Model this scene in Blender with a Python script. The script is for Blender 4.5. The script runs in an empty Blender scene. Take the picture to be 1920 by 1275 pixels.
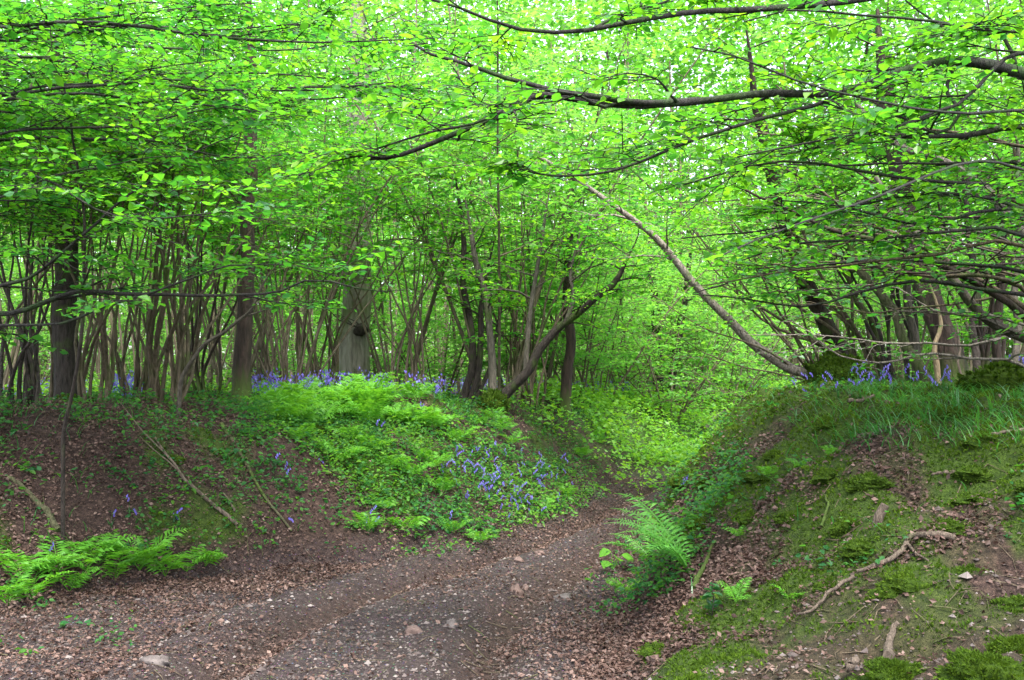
import bpy, math, random
import numpy as np

R = np.random.default_rng(11)
random.seed(11)
SC = bpy.context.scene
COL = SC.collection
F, HZ, CAMZ = 1867.0, 700.0, 1.65          # focal length in photo pixels, horizon row, eye height
UP = np.array([0.0, 0.0, 1.0])

# ------------------------------------------------------------------ basics
def P(px, py, Y):
    return np.array([(px - 960.0) / F * Y, Y, CAMZ - (py - HZ) / F * Y])

def nrm(v):
    v = np.asarray(v, float)
    return v / np.maximum(np.linalg.norm(v, axis=-1, keepdims=True), 1e-9)

def _hash(ix, iy, seed):
    h = (ix.astype(np.int64) * 374761393 + iy.astype(np.int64) * 668265263 + seed * 1442695041) & 0x7fffffff
    h = ((h ^ (h >> 13)) * 1274126177) & 0x7fffffff
    return ((h ^ (h >> 16)) & 0xffff) / 65535.0

def vnoise(x, y, seed=0):
    x = np.asarray(x, float); y = np.asarray(y, float)
    ix = np.floor(x); iy = np.floor(y)
    fx = x - ix; fy = y - iy
    fx = fx * fx * (3 - 2 * fx); fy = fy * fy * (3 - 2 * fy)
    a = _hash(ix, iy, seed); b = _hash(ix + 1, iy, seed)
    c = _hash(ix, iy + 1, seed); d = _hash(ix + 1, iy + 1, seed)
    return (a * (1 - fx) + b * fx) * (1 - fy) + (c * (1 - fx) + d * fx) * fy

def fbm(x, y, seed=0, o=4):
    s = 0; a = .5; t = 0
    for k in range(o):
        s = s + a * vnoise(x * 2 ** k + 17.3 * k, y * 2 ** k - 9.1 * k, seed + k); t += a; a *= .5
    return s / t

def sstep(a, b, x):
    t = np.clip((x - a) / (b - a), 0, 1)
    return t * t * (3 - 2 * t)

# ------------------------------------------------------------------ terrain
LF = np.array([(-20,-14),(2,-9.5),(4,-7.2),(5.5,-5.2),(6.85,-3.6),(8,-2.6),(8.8,-1.0),(10.3,.15),(12.8,1.1),(16.2,2.0),(19,3.7),(22,6.2),(26,10.5),(32,18),(45,36),(90,110)], float)
LR = np.array([(-20,-19),(2,-12.5),(4,-10),(6,-7.5),(8,-4.8),(9.5,-3.6),(10.5,-2.8),(12,-1.3),(13,-.4),(15,.55),(18,1.4),(21,2.7),(25,6.5),(30,13),(45,33),(90,105)], float)
RF = np.array([(-20,1.5),(2,.1),(5.4,.46),(7,.85),(8.8,1.25),(10.2,1.75),(11.2,2.5),(12.5,3.7),(14,5.6),(16,9),(20,14),(26,20),(45,44),(90,118)], float)
RR = np.array([(-20,10),(2,7.6),(4,5.8),(5.4,4.3),(6,3.7),(7,3.1),(8,2.9),(9,2.9),(10,3.1),(11,3.7),(12.5,4.8),(14,7),(16,10.6),(20,16),(26,22),(45,46),(90,120)], float)
HL = np.array([(-20,1.3),(11,1.3),(13,1.26),(16,1.12),(19,1.05),(24,1.1),(90,1.3)], float)
HR = np.array([(-20,.8),(2,.9),(4,1.02),(5,1.18),(6,1.32),(7,1.42),(8,1.45),(90,1.46)], float)
RUTS = [np.array([(-1.72,4.6),(-1.66,5.4),(-1.5,6.5),(-1.05,7.6),(-.45,8.6),(.3,9.9),(1.1,11.8),(1.9,14)]),
        np.array([(-.25,4.4),(-.2,5.4),(.0,7),(.6,8.6),(1.25,10.4),(2.0,12.6)])]

def ip(T, y):
    return np.interp(y, T[:, 0], T[:, 1])

def segdist(x, y, L):
    best = np.full(np.shape(x), 1e9)
    for (ax, ay), (bx, by) in zip(L[:-1], L[1:]):
        dx, dy = bx - ax, by - ay
        t = np.clip(((x - ax) * dx + (y - ay) * dy) / (dx * dx + dy * dy), 0, 1)
        best = np.minimum(best, np.hypot(x - ax - t * dx, y - ay - t * dy))
    return best

def ramps(x, y):
    wob = (fbm(x * .9, y * .9, 5, 3) - .5) * .5 * np.clip((y - 3) / 4, .3, 1)
    xl, rl, xr, rr = ip(LF, y), ip(LR, y), ip(RF, y), ip(RR, y)
    tl = np.clip((xl - x + wob) / (xl - rl), 0, 1)
    tr = np.clip((x - xr + wob) / (rr - xr), 0, 1)
    return tl, tr

def path_z(y):
    return np.interp(y, [-50, 11, 16, 24, 60], [0, 0, .12, .38, .8])

def ground_z(x, y):
    x = np.asarray(x, float); y = np.asarray(y, float)
    tl, tr = ramps(x, y)
    pl = 1 - (1 - tl) ** 1.5
    pl = pl * sstep(0, .10, tl) ** .5
    pr = 1 - (1 - tr) ** np.interp(y, [3.5, 5, 6, 7, 10], [1.6, 1.8, 2.1, 2.5, 2.8])
    pr = pr * sstep(0, .10, tr) ** .5
    z0 = path_z(y)
    z = z0 + np.maximum(ip(HL, y) - z0, .2) * pl + np.maximum(ip(HR, y) - z0, .2) * pr
    off = np.clip(tl + tr, 0, 1)
    near = np.clip(1.4 - np.abs(y - 8) / 30, 0, 1)
    z = z + (fbm(x * .35, y * .35, 21, 3) - .5) * .25 * off
    lump = fbm(x * 1.6, y * 1.6, 31, 3) - .5
    z = z + lump * .32 * np.clip(off * 3, 0, 1) * near
    z = z + (fbm(x * 6, y * 6, 41, 3) - .5) * (.035 + .10 * np.clip(off * 3, 0, 1)) * near + np.abs(fbm(x * 11, y * 11, 43, 2) - .5) * .07 * np.clip(off * 3, 0, 1) * near
    on = 1 - np.clip(off * 8, 0, 1)
    for k, L in enumerate(RUTS):
        d = segdist(x, y, L)
        z = z - (.14 if k == 0 else .10) * np.exp(-(d / .17) ** 2) * on + .03 * np.exp(-((d - .36) / .16) ** 2) * on
    z = z + (fbm(x * 2.2, y * 2.2, 51, 2) - .5) * .07 * on
    return z

def proj(x, y, z):
    yy = np.maximum(y, .05)
    return 960 + F * x / yy, HZ + F * (CAMZ - z) / yy

def inpoly(px, py, poly):
    px = np.asarray(px); py = np.asarray(py)
    ins = np.zeros(px.shape, bool)
    n = len(poly)
    for i in range(n):
        x1, y1 = poly[i]; x2, y2 = poly[(i + 1) % n]
        if y1 == y2: continue
        c = ((y1 > py) != (y2 > py)) & (px < (x2 - x1) * (py - y1) / (y2 - y1) + x1)
        ins ^= c
    return ins

def hit(px, py, y0=2.0, y1=80):
    """ground point seen at a photo pixel"""
    Y = np.geomspace(y0, y1, 1500)
    X = (px - 960) / F * Y; Z = CAMZ - (py - HZ) / F * Y
    g = ground_z(X, Y)
    k = np.argmax(Z <= g) if np.any(Z <= g) else len(Y) - 1
    return np.array([X[k], Y[k], g[k]])

def moss_mask(x, y):
    tl, tr = ramps(x, y)
    n = fbm(x * 1.5 + y * .4, y * 1.1, 61, 4)
    n2 = fbm(x * 4.5, y * 4.5, 67, 3)
    right = sstep(.41, .54, n * .72 + n2 * .28 + .15 * (np.clip(tr, 0, 1) - .42) + .03 * np.clip(y - 6, -3, 3)) * (tr > .05)
    right = np.maximum(right, sstep(.18, .36, tr) * sstep(.30, .44, n2 * .6 + n * .4))
    right = right * (1 - .75 * sstep(.46, .36, fbm(x * 2.1 + 3, y * 1.6, 69, 3)) * sstep(.75, .5, tr))
    right = right * (1 - .85 * sstep(5.0, 3.9, y) * sstep(.8, 1.5, x))
    left = sstep(.50, .62, n * .75 + n2 * .25) * (tl > .15) * .9
    return np.clip(right * (tr > 0) + left, 0, 1)

# ------------------------------------------------------------------ mesh building
class MB:
    def __init__(s):
        s.V = []; s.Fq = []; s.n = 0; s.M = []
    def add(s, v, f, mat=0):
        v = np.asarray(v, np.float32).reshape(-1, 3); f = np.asarray(f, np.int32)
        s.V.append(v); s.Fq.append(f + s.n); s.M.append(np.full(len(f), mat, np.int32)); s.n += len(v)
    def mesh(s, name, mats, origin=(0, 0, 0), smooth=True):
        me = bpy.data.meshes.new(name)
        if s.n:
            v = np.concatenate(s.V) - np.asarray(origin, np.float32)
            me.vertices.add(len(v)); me.vertices.foreach_set('co', v.astype(np.float32).ravel())
            idx = np.concatenate([f.ravel() for f in s.Fq])
            cnt = np.concatenate([np.full(len(f), f.shape[1], np.int32) for f in s.Fq])
            st = np.concatenate([[0], np.cumsum(cnt)[:-1]]).astype(np.int32)
            me.loops.add(len(idx)); me.loops.foreach_set('vertex_index', idx.astype(np.int32))
            me.polygons.add(len(cnt)); me.polygons.foreach_set('loop_start', st)
            me.polygons.foreach_set('loop_total', cnt)
            me.polygons.foreach_set('use_smooth', np.full(len(cnt), smooth, bool))
            me.polygons.foreach_set('material_index', np.concatenate(s.M))
            me.update(calc_edges=True)
        for m in (mats if isinstance(mats, (list, tuple)) else [mats]): me.materials.append(m)
        return me
    def build(s, name, mats, parent=None, origin=(0, 0, 0), smooth=True):
        o = bpy.data.objects.new(name, s.mesh(name, mats, origin, smooth))
        COL.objects.link(o)
        if parent is not None: o.parent = parent
        elif any(origin): o.location = origin
        return o

def frames(pts):
    t = nrm(np.gradient(pts, axis=0))
    m = np.abs(t.mean(0)); ref = np.zeros(3); ref[int(np.argmin(m))] = 1
    u = nrm(np.cross(t, ref)); return t, u, np.cross(t, u)

def tube(W, pts, r, sides=5, rough=0.0, mat=0, cap=False):
    pts = np.asarray(pts, float); n = len(pts)
    r = np.broadcast_to(np.asarray(r, float), (n,))
    t, u, v = frames(pts)
    a = np.linspace(0, 2 * math.pi, sides, endpoint=False)
    rr = np.repeat(r[:, None], sides, 1)
    if rough:
        s = np.cumsum(np.r_[0, np.linalg.norm(np.diff(pts, axis=0), axis=1)])[:, None]
        ph = R.uniform(0, 6.28, 8)
        rr = rr * (1 + rough * (.5 * np.sin(3 * a[None] + ph[0] + s * 1.1) + .4 * np.sin(5 * a[None] + ph[1] - s * 2.3)
                   + .35 * np.sin(7 * a[None] + ph[2] + s * 5.1 / max(.2, r.max() * 8)) + .3 * np.sin(2 * a[None] + ph[3] + s * 3.7)
                   + .5 * (fbm(a[None] * 2.5 + s * 0, s * 3 / max(.3, r.max() * 10), int(ph[4] * 99), 3) - .5)))
    V = pts[:, None] + rr[..., None] * (np.cos(a)[None, :, None] * u[:, None] + np.sin(a)[None, :, None] * v[:, None])
    i = np.arange(n - 1)[:, None] * sides; j = np.arange(sides)[None]; k = (j + 1) % sides
    f = np.stack([i + j, i + k, i + sides + k, i + sides + j], -1).reshape(-1, 4)
    W.add(V, f, mat)
    if cap:
        base = (n - 1) * sides
        W.add(np.vstack([V[-1], pts[-1:]]), np.array([[q, (q + 1) % sides, sides] for q in range(sides)]), mat)
        W.add(np.vstack([V[0], pts[:1]]), np.array([[(q + 1) % sides, q, sides] for q in range(sides)]), mat)

def spline(ctrl, n, wob=0.0):
    c = np.asarray(ctrl, float)
    d = np.r_[0, np.cumsum(np.linalg.norm(np.diff(c, axis=0), axis=1))]
    e = np.vstack([2 * c[0] - c[1], c, 2 * c[-1] - c[-2]])
    out = []
    for s in np.linspace(0, d[-1], n):
        i = min(max(np.searchsorted(d, s) - 1, 0), len(c) - 2)
        t = (s - d[i]) / max(d[i + 1] - d[i], 1e-6)
        p0, p1, p2, p3 = e[i], e[i + 1], e[i + 2], e[i + 3]
        out.append(.5 * (2 * p1 + (p2 - p0) * t + (2 * p0 - 5 * p1 + 4 * p2 - p3) * t * t + (3 * p1 - p0 - 3 * p2 + p3) * t ** 3))
    out = np.array(out)
    if wob:
        w = R.normal(0, wob, out.shape); w[0] = 0
        w[1:-1] = (w[:-2] + w[1:-1] * 2 + w[2:]) / 4
        out = out + w
    return out

class Leaves:
    def __init__(s): s.p = []; s.d = []; s.n = []; s.l = []
    def add(s, p, d, n, l):
        s.p.append(p); s.d.append(d); s.n.append(n); s.l.append(l)
    def count(s): return sum(len(x) for x in s.l)
    def build(s, name, mat, parent=None, origin=(0, 0, 0), lite=False, width=.72):
        W = MB()
        if s.p:
            leaf_mesh(W, np.vstack(s.p), np.vstack(s.d), np.vstack(s.n), np.concatenate(s.l), lite, width)
        return W.build(name, mat, parent, origin, smooth=False)

FULL = np.array([(0,0,0),(.16,.26,.03),(.48,.5,.10),(.80,.30,.05),(1,0,-.10),(.80,-.30,.05),(.48,-.5,.10),(.16,-.26,.03)])
LITE = np.array([(0,0,0),(.48,.5,.09),(1,0,-.08),(.48,-.5,.09)])
def leaf_mesh(W, p, d, n, l, lite=False, width=.72, mat=0):
    d = nrm(d); s = nrm(np.cross(n, d)); n = np.cross(d, s)
    T = LITE if lite else FULL
    N = len(p); w = l * width * R.uniform(.85, 1.12, N)
    curl = R.uniform(-.6, 2.2, N)
    V = p[:, None] + (T[None, :, 0, None] * l[:, None, None]) * d[:, None] + (T[None, :, 1, None] * w[:, None, None]) * s[:, None] \
        + (T[None, :, 2, None] * l[:, None, None] * curl[:, None, None]) * n[:, None]
    b = np.arange(N)[:, None] * len(T)
    if lite:
        f = b + np.array([0, 3, 2, 1])
        W.add(V, f, mat)
    else:
        f = np.concatenate([b + np.array(q) for q in ((0, 4, 2, 1), (4, 3, 2, 2), (0, 7, 6, 4), (6, 5, 4, 4))])
        q = np.concatenate([b + np.array([0, 4, 2, 1]), b + np.array([0, 7, 6, 4])])
        t = np.concatenate([b + np.array([4, 3, 2]), b + np.array([6, 5, 4])])
        W.V.append(V.reshape(-1, 3).astype(np.float32))
        for ff in (q, t):
            W.Fq.append(ff.astype(np.int32) + W.n); W.M.append(np.full(len(ff), mat, np.int32))
        W.n += N * len(T)

# ------------------------------------------------------------------ tagging
def tag(o, label=None, cat=None, group=None, kind=None):
    if label: o['label'] = label
    if cat: o['category'] = cat
    if group: o['group'] = group
    if kind: o['kind'] = kind
    return o

def empty(name, loc, label=None, cat=None, group=None):
    o = bpy.data.objects.new(name, None); COL.objects.link(o); o.location = loc
    o.empty_display_size = .2
    return tag(o, label, cat, group)

def dup(root, loc, rz=0, sc=1, label=None, tilt=None):
    r = root.copy(); COL.objects.link(r); r.location = loc; r.rotation_euler = (0, 0, rz)
    if tilt is not None: r.rotation_euler = (tilt[0], tilt[1], rz)
    r.scale = (sc, sc, sc) if not hasattr(sc, '__len__') else sc
    if label: r['label'] = label
    for ch in list(root.children):
        c = ch.copy(); COL.objects.link(c); c.parent = r
    return r

# ------------------------------------------------------------------ materials
class NT:
    def __init__(s, name):
        s.m = bpy.data.materials.new(name); s.m.use_nodes = True
        s.t = s.m.node_tree; s.t.nodes.clear()
        s.out = s.n('ShaderNodeOutputMaterial')
    def n(s, ty, **kw):
        nd = s.t.nodes.new(ty)
        for k, v in kw.items():
            if hasattr(nd, k) and not k.startswith('i_'): setattr(nd, k, v)
        return nd
    def l(s, a, b): s.t.links.new(a, b)
    def ramp(s, fac, stops, interp='LINEAR'):
        r = s.n('ShaderNodeValToRGB'); r.color_ramp.interpolation = interp
        e = r.color_ramp.elements
        while len(e) < len(stops): e.new(.5)
        for k, (pos, c) in enumerate(stops):
            e[k].position = pos; e[k].color = (*c, 1)
        if fac is not None: s.l(fac, r.inputs[0])
        return r.outputs[0]
    def noise(s, scale, detail=4, rough=.6, vec=None, dist=0):
        t = s.n('ShaderNodeTexNoise'); t.inputs['Scale'].default_value = scale
        t.inputs['Detail'].default_value = detail; t.inputs['Roughness'].default_value = rough
        t.inputs['Distortion'].default_value = dist
        if vec is not None: s.l(vec, t.inputs['Vector'])
        return t.outputs['Fac']
    def mix(s, fac, a, b, mode='MIX'):
        m = s.n('ShaderNodeMix'); m.data_type = 'RGBA'; m.blend_type = mode
        for sock, val in ((m.inputs['Factor'], fac), (m.inputs[6], a), (m.inputs[7], b)):
            if hasattr(val, 'is_linked'): s.l(val, sock)
            elif isinstance(val, tuple): sock.default_value = (*val, 1)
            else: sock.default_value = val
        return m.outputs[2]
    def math(s, op, a, b=None):
        m = s.n('ShaderNodeMath'); m.operation = op
        for k, v in enumerate((a, b)):
            if v is None: continue
            if hasattr(v, 'is_linked'): s.l(v, m.inputs[k])
            else: m.inputs[k].default_value = v
        return m.outputs[0]
    def principled(s, col, rough=.7, spec=.3, bump=None, bs=.5, bd=.02):
        p = s.n('ShaderNodeBsdfPrincipled')
        if hasattr(col, 'is_linked'): s.l(col, p.inputs['Base Color'])
        else: p.inputs['Base Color'].default_value = (*col, 1)
        p.inputs['Roughness'].default_value = rough
        p.inputs['Specular IOR Level'].default_value = spec
        if bump is not None:
            b = s.n('ShaderNodeBump'); b.inputs['Strength'].default_value = bs; b.inputs['Distance'].default_value = bd
            s.l(bump, b.inputs['Height']); s.l(b.outputs[0], p.inputs['Normal'])
        return p.outputs[0]
    def done(s, sh):
        s.l(sh, s.out.inputs['Surface']); return s.m

def leaf_mat(name, cols, tcols, trans=.5, rough=.42, spec=.45):
    t = NT(name)
    g = t.n('ShaderNodeNewGeometry'); oi = t.n('ShaderNodeObjectInfo')
    rnd = g.outputs['Random Per Island']
    k = t.math('FRACT', t.math('ADD', rnd, t.math('MULTIPLY', oi.outputs['Random'], .37)))
    tcn = t.n('ShaderNodeTexCoord')
    cl_n = t.ramp(t.noise(1.5, 2, .5, tcn.outputs['Object']), [(.36, (0, 0, 0)), (.64, (1, 1, 1))])
    k = t.math('ADD', t.math('MULTIPLY', rnd, .52), t.math('ADD', t.math('MULTIPLY', oi.outputs['Random'], .2), t.math('MULTIPLY', cl_n, .28)))
    n = len(cols)
    c = t.ramp(k, [(i / (n - 1), cols[i]) for i in range(n)])
    tc = t.ramp(k, [(i / (n - 1), tcols[i]) for i in range(n)])
    pb = t.principled(c, rough, spec)
    tr = t.n('ShaderNodeBsdfTranslucent'); t.l(tc, tr.inputs['Color'])
    mx = t.n('ShaderNodeMixShader'); mx.inputs[0].default_value = trans
    t.l(pb, mx.inputs[1]); t.l(tr.outputs[0], mx.inputs[2])
    return t.done(mx.outputs[0])

def bark_mat(name, dark, light, moss=(.05, .085, .012), moss_amt=.3, scale=9, stretch=.22, bands=0, base_moss=0.0):
    t = NT(name)
    tc = t.n('ShaderNodeTexCoord'); mp = t.n('ShaderNodeMapping')
    mp.inputs['Scale'].default_value = (1, 1, stretch)
    t.l(tc.outputs['Object'], mp.inputs['Vector'])
    n1 = t.noise(scale * 4, 5, .65, mp.outputs[0], .4)
    n2 = t.noise(scale * .35, 3, .5, tc.outputs['Object'])
    c = t.ramp(n1, [(.3, dark), (.68, light)])
    if bands:
        n3 = t.noise(26, 4, .7, tc.outputs['Object'])
        c = t.mix(t.ramp(n3, [(.56, (0, 0, 0)), (.60, (1, 1, 1))]), c, (.06, .05, .045))
    mm = t.ramp(n2, [(.62 - .3 * moss_amt, (0, 0, 0)), (.74 - .2 * moss_amt, (1, 1, 1))])
    if base_moss:
        sx = t.n('ShaderNodeSeparateXYZ'); t.l(tc.outputs['Object'], sx.inputs[0])
        hz = t.math('ADD', sx.outputs[2], t.math('MULTIPLY', n1, base_moss * .8))
        bm = t.ramp(t.math('DIVIDE', hz, base_moss * 2), [(.30, (1, 1, 1)), (.62, (0, 0, 0))])
        mm = t.mix(1.0, mm, bm, 'LIGHTEN')
    c = t.mix(t.math('MULTIPLY', mm, .85), c, moss)
    return t.done(t.principled(c, .85, .25, n1, 1.0, .04))

M = {}
# fresh leaves: several tints
M['leaf_hazel'] = leaf_mat('leaf_hazel', [(.016,.085,.020),(.036,.150,.014),(.080,.215,.010),(.150,.285,.010)],
                           [(.036,.24,.038),(.09,.39,.030),(.20,.54,.022),(.40,.67,.02)], .55)
M['leaf_near'] = leaf_mat('leaf_near', [(.014,.085,.030),(.028,.140,.024),(.065,.20,.012),(.14,.27,.010)],
                          [(.040,.25,.030),(.09,.38,.022),(.18,.52,.018),(.32,.62,.018)], .5, .38, .55)
M['leaf_far'] = leaf_mat('leaf_far', [(.05,.16,.03),(.095,.25,.03),(.16,.33,.03)],
                        [(.12,.43,.06),(.23,.58,.06),(.37,.71,.06)], .55)
M['leaf_shrub'] = leaf_mat('leaf_shrub', [(.06,.18,.045),(.11,.27,.045),(.18,.35,.04)],
                           [(.14,.46,.06),(.25,.60,.055),(.40,.72,.05)], .5)
M['herb'] = leaf_mat('herb', [(.012,.060,.022),(.022,.100,.030),(.045,.14,.02),(.085,.19,.014)],
                     [(.03,.18,.03),(.07,.28,.04),(.14,.38,.02),(.26,.48,.02)], .45, .55, .25)
M['bramble'] = leaf_mat('bramble', [(.055,.18,.03),(.10,.26,.028),(.17,.34,.028)],
                        [(.14,.42,.03),(.26,.56,.025),(.42,.68,.025)], .45, .45, .45)
M['bank_leaf'] = leaf_mat('bank_leaf', [(.018,.085,.028),(.036,.13,.030),(.075,.20,.024),(.12,.26,.02)],
                         [(.05,.24,.035),(.10,.34,.035),(.20,.46,.025),(.32,.56,.02)], .45, .5, .3)
M['fern'] = leaf_mat('fern', [(.055,.20,.022),(.085,.25,.022),(.13,.30,.024)],
                     [(.13,.42,.02),(.20,.50,.022),(.28,.56,.024)], .42, .5, .3)
M['fern_dark'] = leaf_mat('fern_dark', [(.055,.21,.030),(.085,.26,.028),(.13,.31,.026)],
                          [(.06,.28,.04),(.10,.36,.04),(.16,.42,.03)], .4, .45, .4)
M['grass'] = leaf_mat('grass', [(.018,.085,.028),(.03,.12,.03),(.06,.17,.02)],
                      [(.04,.22,.04),(.08,.30,.04),(.15,.38,.03)], .35, .38, .5)
M['moss'] = leaf_mat('moss', [(.022,.050,.004),(.044,.085,.005),(.085,.140,.007)],
                     [(.04,.085,.004),(.07,.14,.005),(.12,.21,.006)], .25, .8, .15)
M['litter'] = leaf_mat('litter', [(.016,.009,.007),(.038,.020,.015),(.075,.041,.032),(.14,.085,.068),(.30,.21,.175)],
                       [(.05,.02,.01),(.08,.035,.02),(.10,.05,.03),(.14,.08,.05),(.15,.1,.07)], .15, .6, .35)
M['bell'] = leaf_mat('bell', [(.10,.075,.38),(.15,.12,.47),(.23,.19,.58)], [(.12,.09,.5),(.18,.14,.62),(.24,.2,.7)], .35, .5, .3)
M['bell_leaf'] = leaf_mat('bell_leaf', [(.015,.075,.02),(.03,.12,.025)], [(.04,.2,.03),(.08,.28,.03)], .35, .35, .5)
M['bark_dark'] = bark_mat('bark_dark', (.012,.009,.008), (.052,.040,.033), moss_amt=.25)
M['bark_brown'] = bark_mat('bark_brown', (.010,.0075,.006), (.052,.034,.026), moss_amt=.1, base_moss=.55, scale=5)
M['bark_hazel'] = bark_mat('bark_hazel', (.042,.032,.020), (.145,.112,.074), moss_amt=.35, scale=7)
M['bark_twig'] = bark_mat('bark_twig', (.010,.009,.008), (.042,.038,.034), moss=(.03,.06,.015), moss_amt=.45, scale=11)
M['bark_grey'] = bark_mat('bark_grey', (.035,.030,.023), (.12,.102,.082), moss_amt=.25, scale=8)
M['bark_oak'] = bark_mat('bark_oak', (.080,.070,.055), (.24,.22,.185), moss=(.06,.09,.015), moss_amt=.5, scale=4, stretch=.16, base_moss=.9)
M['bark_pale'] = bark_mat('bark_pale', (.10,.082,.066), (.29,.25,.21), moss_amt=0, bands=1, base_moss=.3)
M['bark_green'] = bark_mat('bark_green', (.03,.03,.014), (.10,.095,.05), moss_amt=.6)
M['bark_far'] = bark_mat('bark_far', (.050,.038,.025), (.165,.130,.092), moss_amt=.3, scale=5)
M['dead_wood'] = bark_mat('dead_wood', (.05,.036,.026), (.17,.13,.10), moss_amt=.05, scale=12)
M['wound'] = bark_mat('wound', (.12,.085,.05), (.30,.23,.14), moss_amt=0, scale=8)

def stone_mat():
    t = NT('stone'); tc = t.n('ShaderNodeTexCoord')
    n = t.noise(9, 5, .6, tc.outputs['Object'])
    oi = t.n('ShaderNodeObjectInfo')
    c = t.ramp(n, [(.3, (.035,.028,.026)), (.7, (.125,.105,.098))])
    return t.done(t.principled(c, .8, .3, n, .5, .02))
M['stone'] = stone_mat()
def stone_brown():
    t = NT('stone_brown'); tc = t.n('ShaderNodeTexCoord')
    n = t.noise(12, 5, .6, tc.outputs['Object'])
    return t.done(t.principled(t.ramp(n, [(.3, (.05,.033,.028)), (.7, (.15,.10,.085))]), .8, .3, n, .5, .02))
M['stone_brown'] = stone_brown()
def grit_mat():
    t = NT('grit'); g = t.n('ShaderNodeNewGeometry')
    c = t.ramp(g.outputs['Random Per Island'], [(0, (.05,.038,.034)), (.6, (.075,.058,.054)), (1, (.17,.145,.135))])
    return t.done(t.principled(c, .8, .3))
M['grit'] = grit_mat()

def moss_core():
    t = NT('moss_core'); tc = t.n('ShaderNodeTexCoord')
    n = t.noise(45, 5, .7, tc.outputs['Object'])
    c = t.ramp(n, [(.32, (.010,.022,.003)), (.52, (.026,.050,.004)), (.72, (.055,.092,.006))])
    return t.done(t.principled(c, .95, .1, n, 1.0, .02))
M['moss_core'] = moss_core()
def ground_mat():
    t = NT('woodland_floor')
    tc = t.n('ShaderNodeTexCoord'); co = tc.outputs['Object']
    am = t.n('ShaderNodeAttribute'); am.attribute_name = 'moss'
    ap = t.n('ShaderNodeAttribute'); ap.attribute_name = 'path'
    ag = t.n('ShaderNodeAttribute'); ag.attribute_name = 'green'
    n1 = t.noise(2.2, 6, .65, co); n2 = t.noise(26, 6, .7, co); n3 = t.noise(90, 3, .7, co)
    soil = t.ramp(n2, [(.30, (.013,.008,.007)), (.52, (.036,.022,.018)), (.72, (.080,.051,.040))])
    dirt = t.ramp(n2, [(.28, (.015,.011,.011)), (.52, (.034,.025,.025)), (.74, (.066,.051,.050))])
    dirt = t.mix(t.ramp(n1, [(.38, (0,0,0)), (.66, (1,1,1))]), dirt, t.mix(.5, dirt, (.06,.040,.034)))
    vo = t.n('ShaderNodeTexVoronoi'); vo.inputs['Scale'].default_value = 38; t.l(co, vo.inputs['Vector'])
    peb = t.ramp(vo.outputs['Distance'], [(.10, (1,1,1)), (.26, (0,0,0))])
    dirt = t.mix(t.math('MULTIPLY', peb, .35), dirt, vo.outputs['Color'])
    dirt = t.mix(.55, dirt, t.ramp(n2, [(.28, (.011,.008,.0085)), (.52, (.029,.021,.0225)), (.74, (.064,.049,.050))]))
    c = t.mix(ap.outputs['Fac'], soil, dirt)
    mossc = t.ramp(n2, [(.3, (.010,.022,.003)), (.7, (.040,.072,.006))])
    c = t.mix(am.outputs['Fac'], c, mossc)
    c = t.mix(t.math('MULTIPLY', ag.outputs['Fac'], t.ramp(n2, [(.35, (.4,.4,.4)), (.6, (1,1,1))])), c, (.045,.10,.014))
    n4 = t.noise(150, 3, .75, co)
    c = t.mix(1.0, c, t.ramp(n4, [(.30, (.45,.42,.40)), (.50, (1,1,1)), (.68, (1.7,1.6,1.5))]), 'MULTIPLY')
    h = t.math('ADD', n2, t.math('ADD', t.math('MULTIPLY', n3, .5), t.math('MULTIPLY', peb, .15)))
    return t.done(t.principled(c, .88, .2, h, .9, .03))
M['ground'] = ground_mat()

# ------------------------------------------------------------------ ground mesh (one height field, split into path, banks and floor)
GX = np.r_[-400, -200, -120, -80, np.arange(-60, -20, 3), np.arange(-20, -9, .5), np.arange(-9, 7, .06), np.arange(7, 20, .4), np.arange(20, 60, 3), 60, 80, 120, 200, 400]
GY = np.r_[-400, -200, -60, -30, np.arange(-20, 2, .7), np.arange(2, 16, .06), np.arange(16, 30, .16), np.arange(30, 60, 1.5), 60, 70, 85, 110, 150, 220, 400, 700]
XX, YY = np.meshgrid(GX, GY)
ZZ = ground_z(XX, YY)
TL, TR = ramps(XX, YY)
nx, ny = len(GX), len(GY)
vid = np.arange(nx * ny).reshape(ny, nx)
quads = np.stack([vid[:-1, :-1], vid[:-1, 1:], vid[1:, 1:], vid[1:, :-1]], -1).reshape(-1, 4)
cx = XX[:-1, :-1] + np.diff(XX, axis=1)[:-1] / 2; cy = YY[:-1, :-1] + np.diff(YY, axis=0)[:, :-1] / 2
ctl, ctr = ramps(cx, cy)
edge = (fbm(cx * 3, cy * 3, 71, 3) - .5) * .12
is_path = ((ctl + ctr + edge) < .03) & (cy < 16.5) & (cy > -30)
bankL = (~is_path) & (ctl > 0) & (ctl < .97) & (cy > 1) & (cy < 24) & (ctr <= 0)
bankR = (~is_path) & (ctr > 0) & (ctr < .97) & (cy > 1) & (cy < 16)
floor = ~(is_path | bankL | bankR)
pm = np.clip(1 - (TL + TR) * 7 - .6 * sstep(.45, .7, fbm(XX * 1.2, YY * 1.2, 73, 3)) * (np.abs(TL + TR) > 0.001), 0, 1) * (1 - sstep(15.0, 16.5, YY))
for L_ in RUTS: pm = pm * (1 - .95 * np.exp(-(segdist(XX, YY, L_) / .19) ** 2))
mm = moss_mask(XX, YY)
ZZ = ZZ + mm * .06 * (fbm(XX * 7, YY * 7, 47, 2) - .3)
PX, PY = proj(XX, YY, ZZ)
gm = np.clip(sstep(15.2, 17, YY + (fbm(XX, YY, 77, 3) - .5) * 2) * .9 * (XX > .2), 0, 1)
gm = np.maximum(gm, sstep(13, 19, YY) * sstep(.4, .6, fbm(XX * .5, YY * .5, 79, 3)) * .7)
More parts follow.
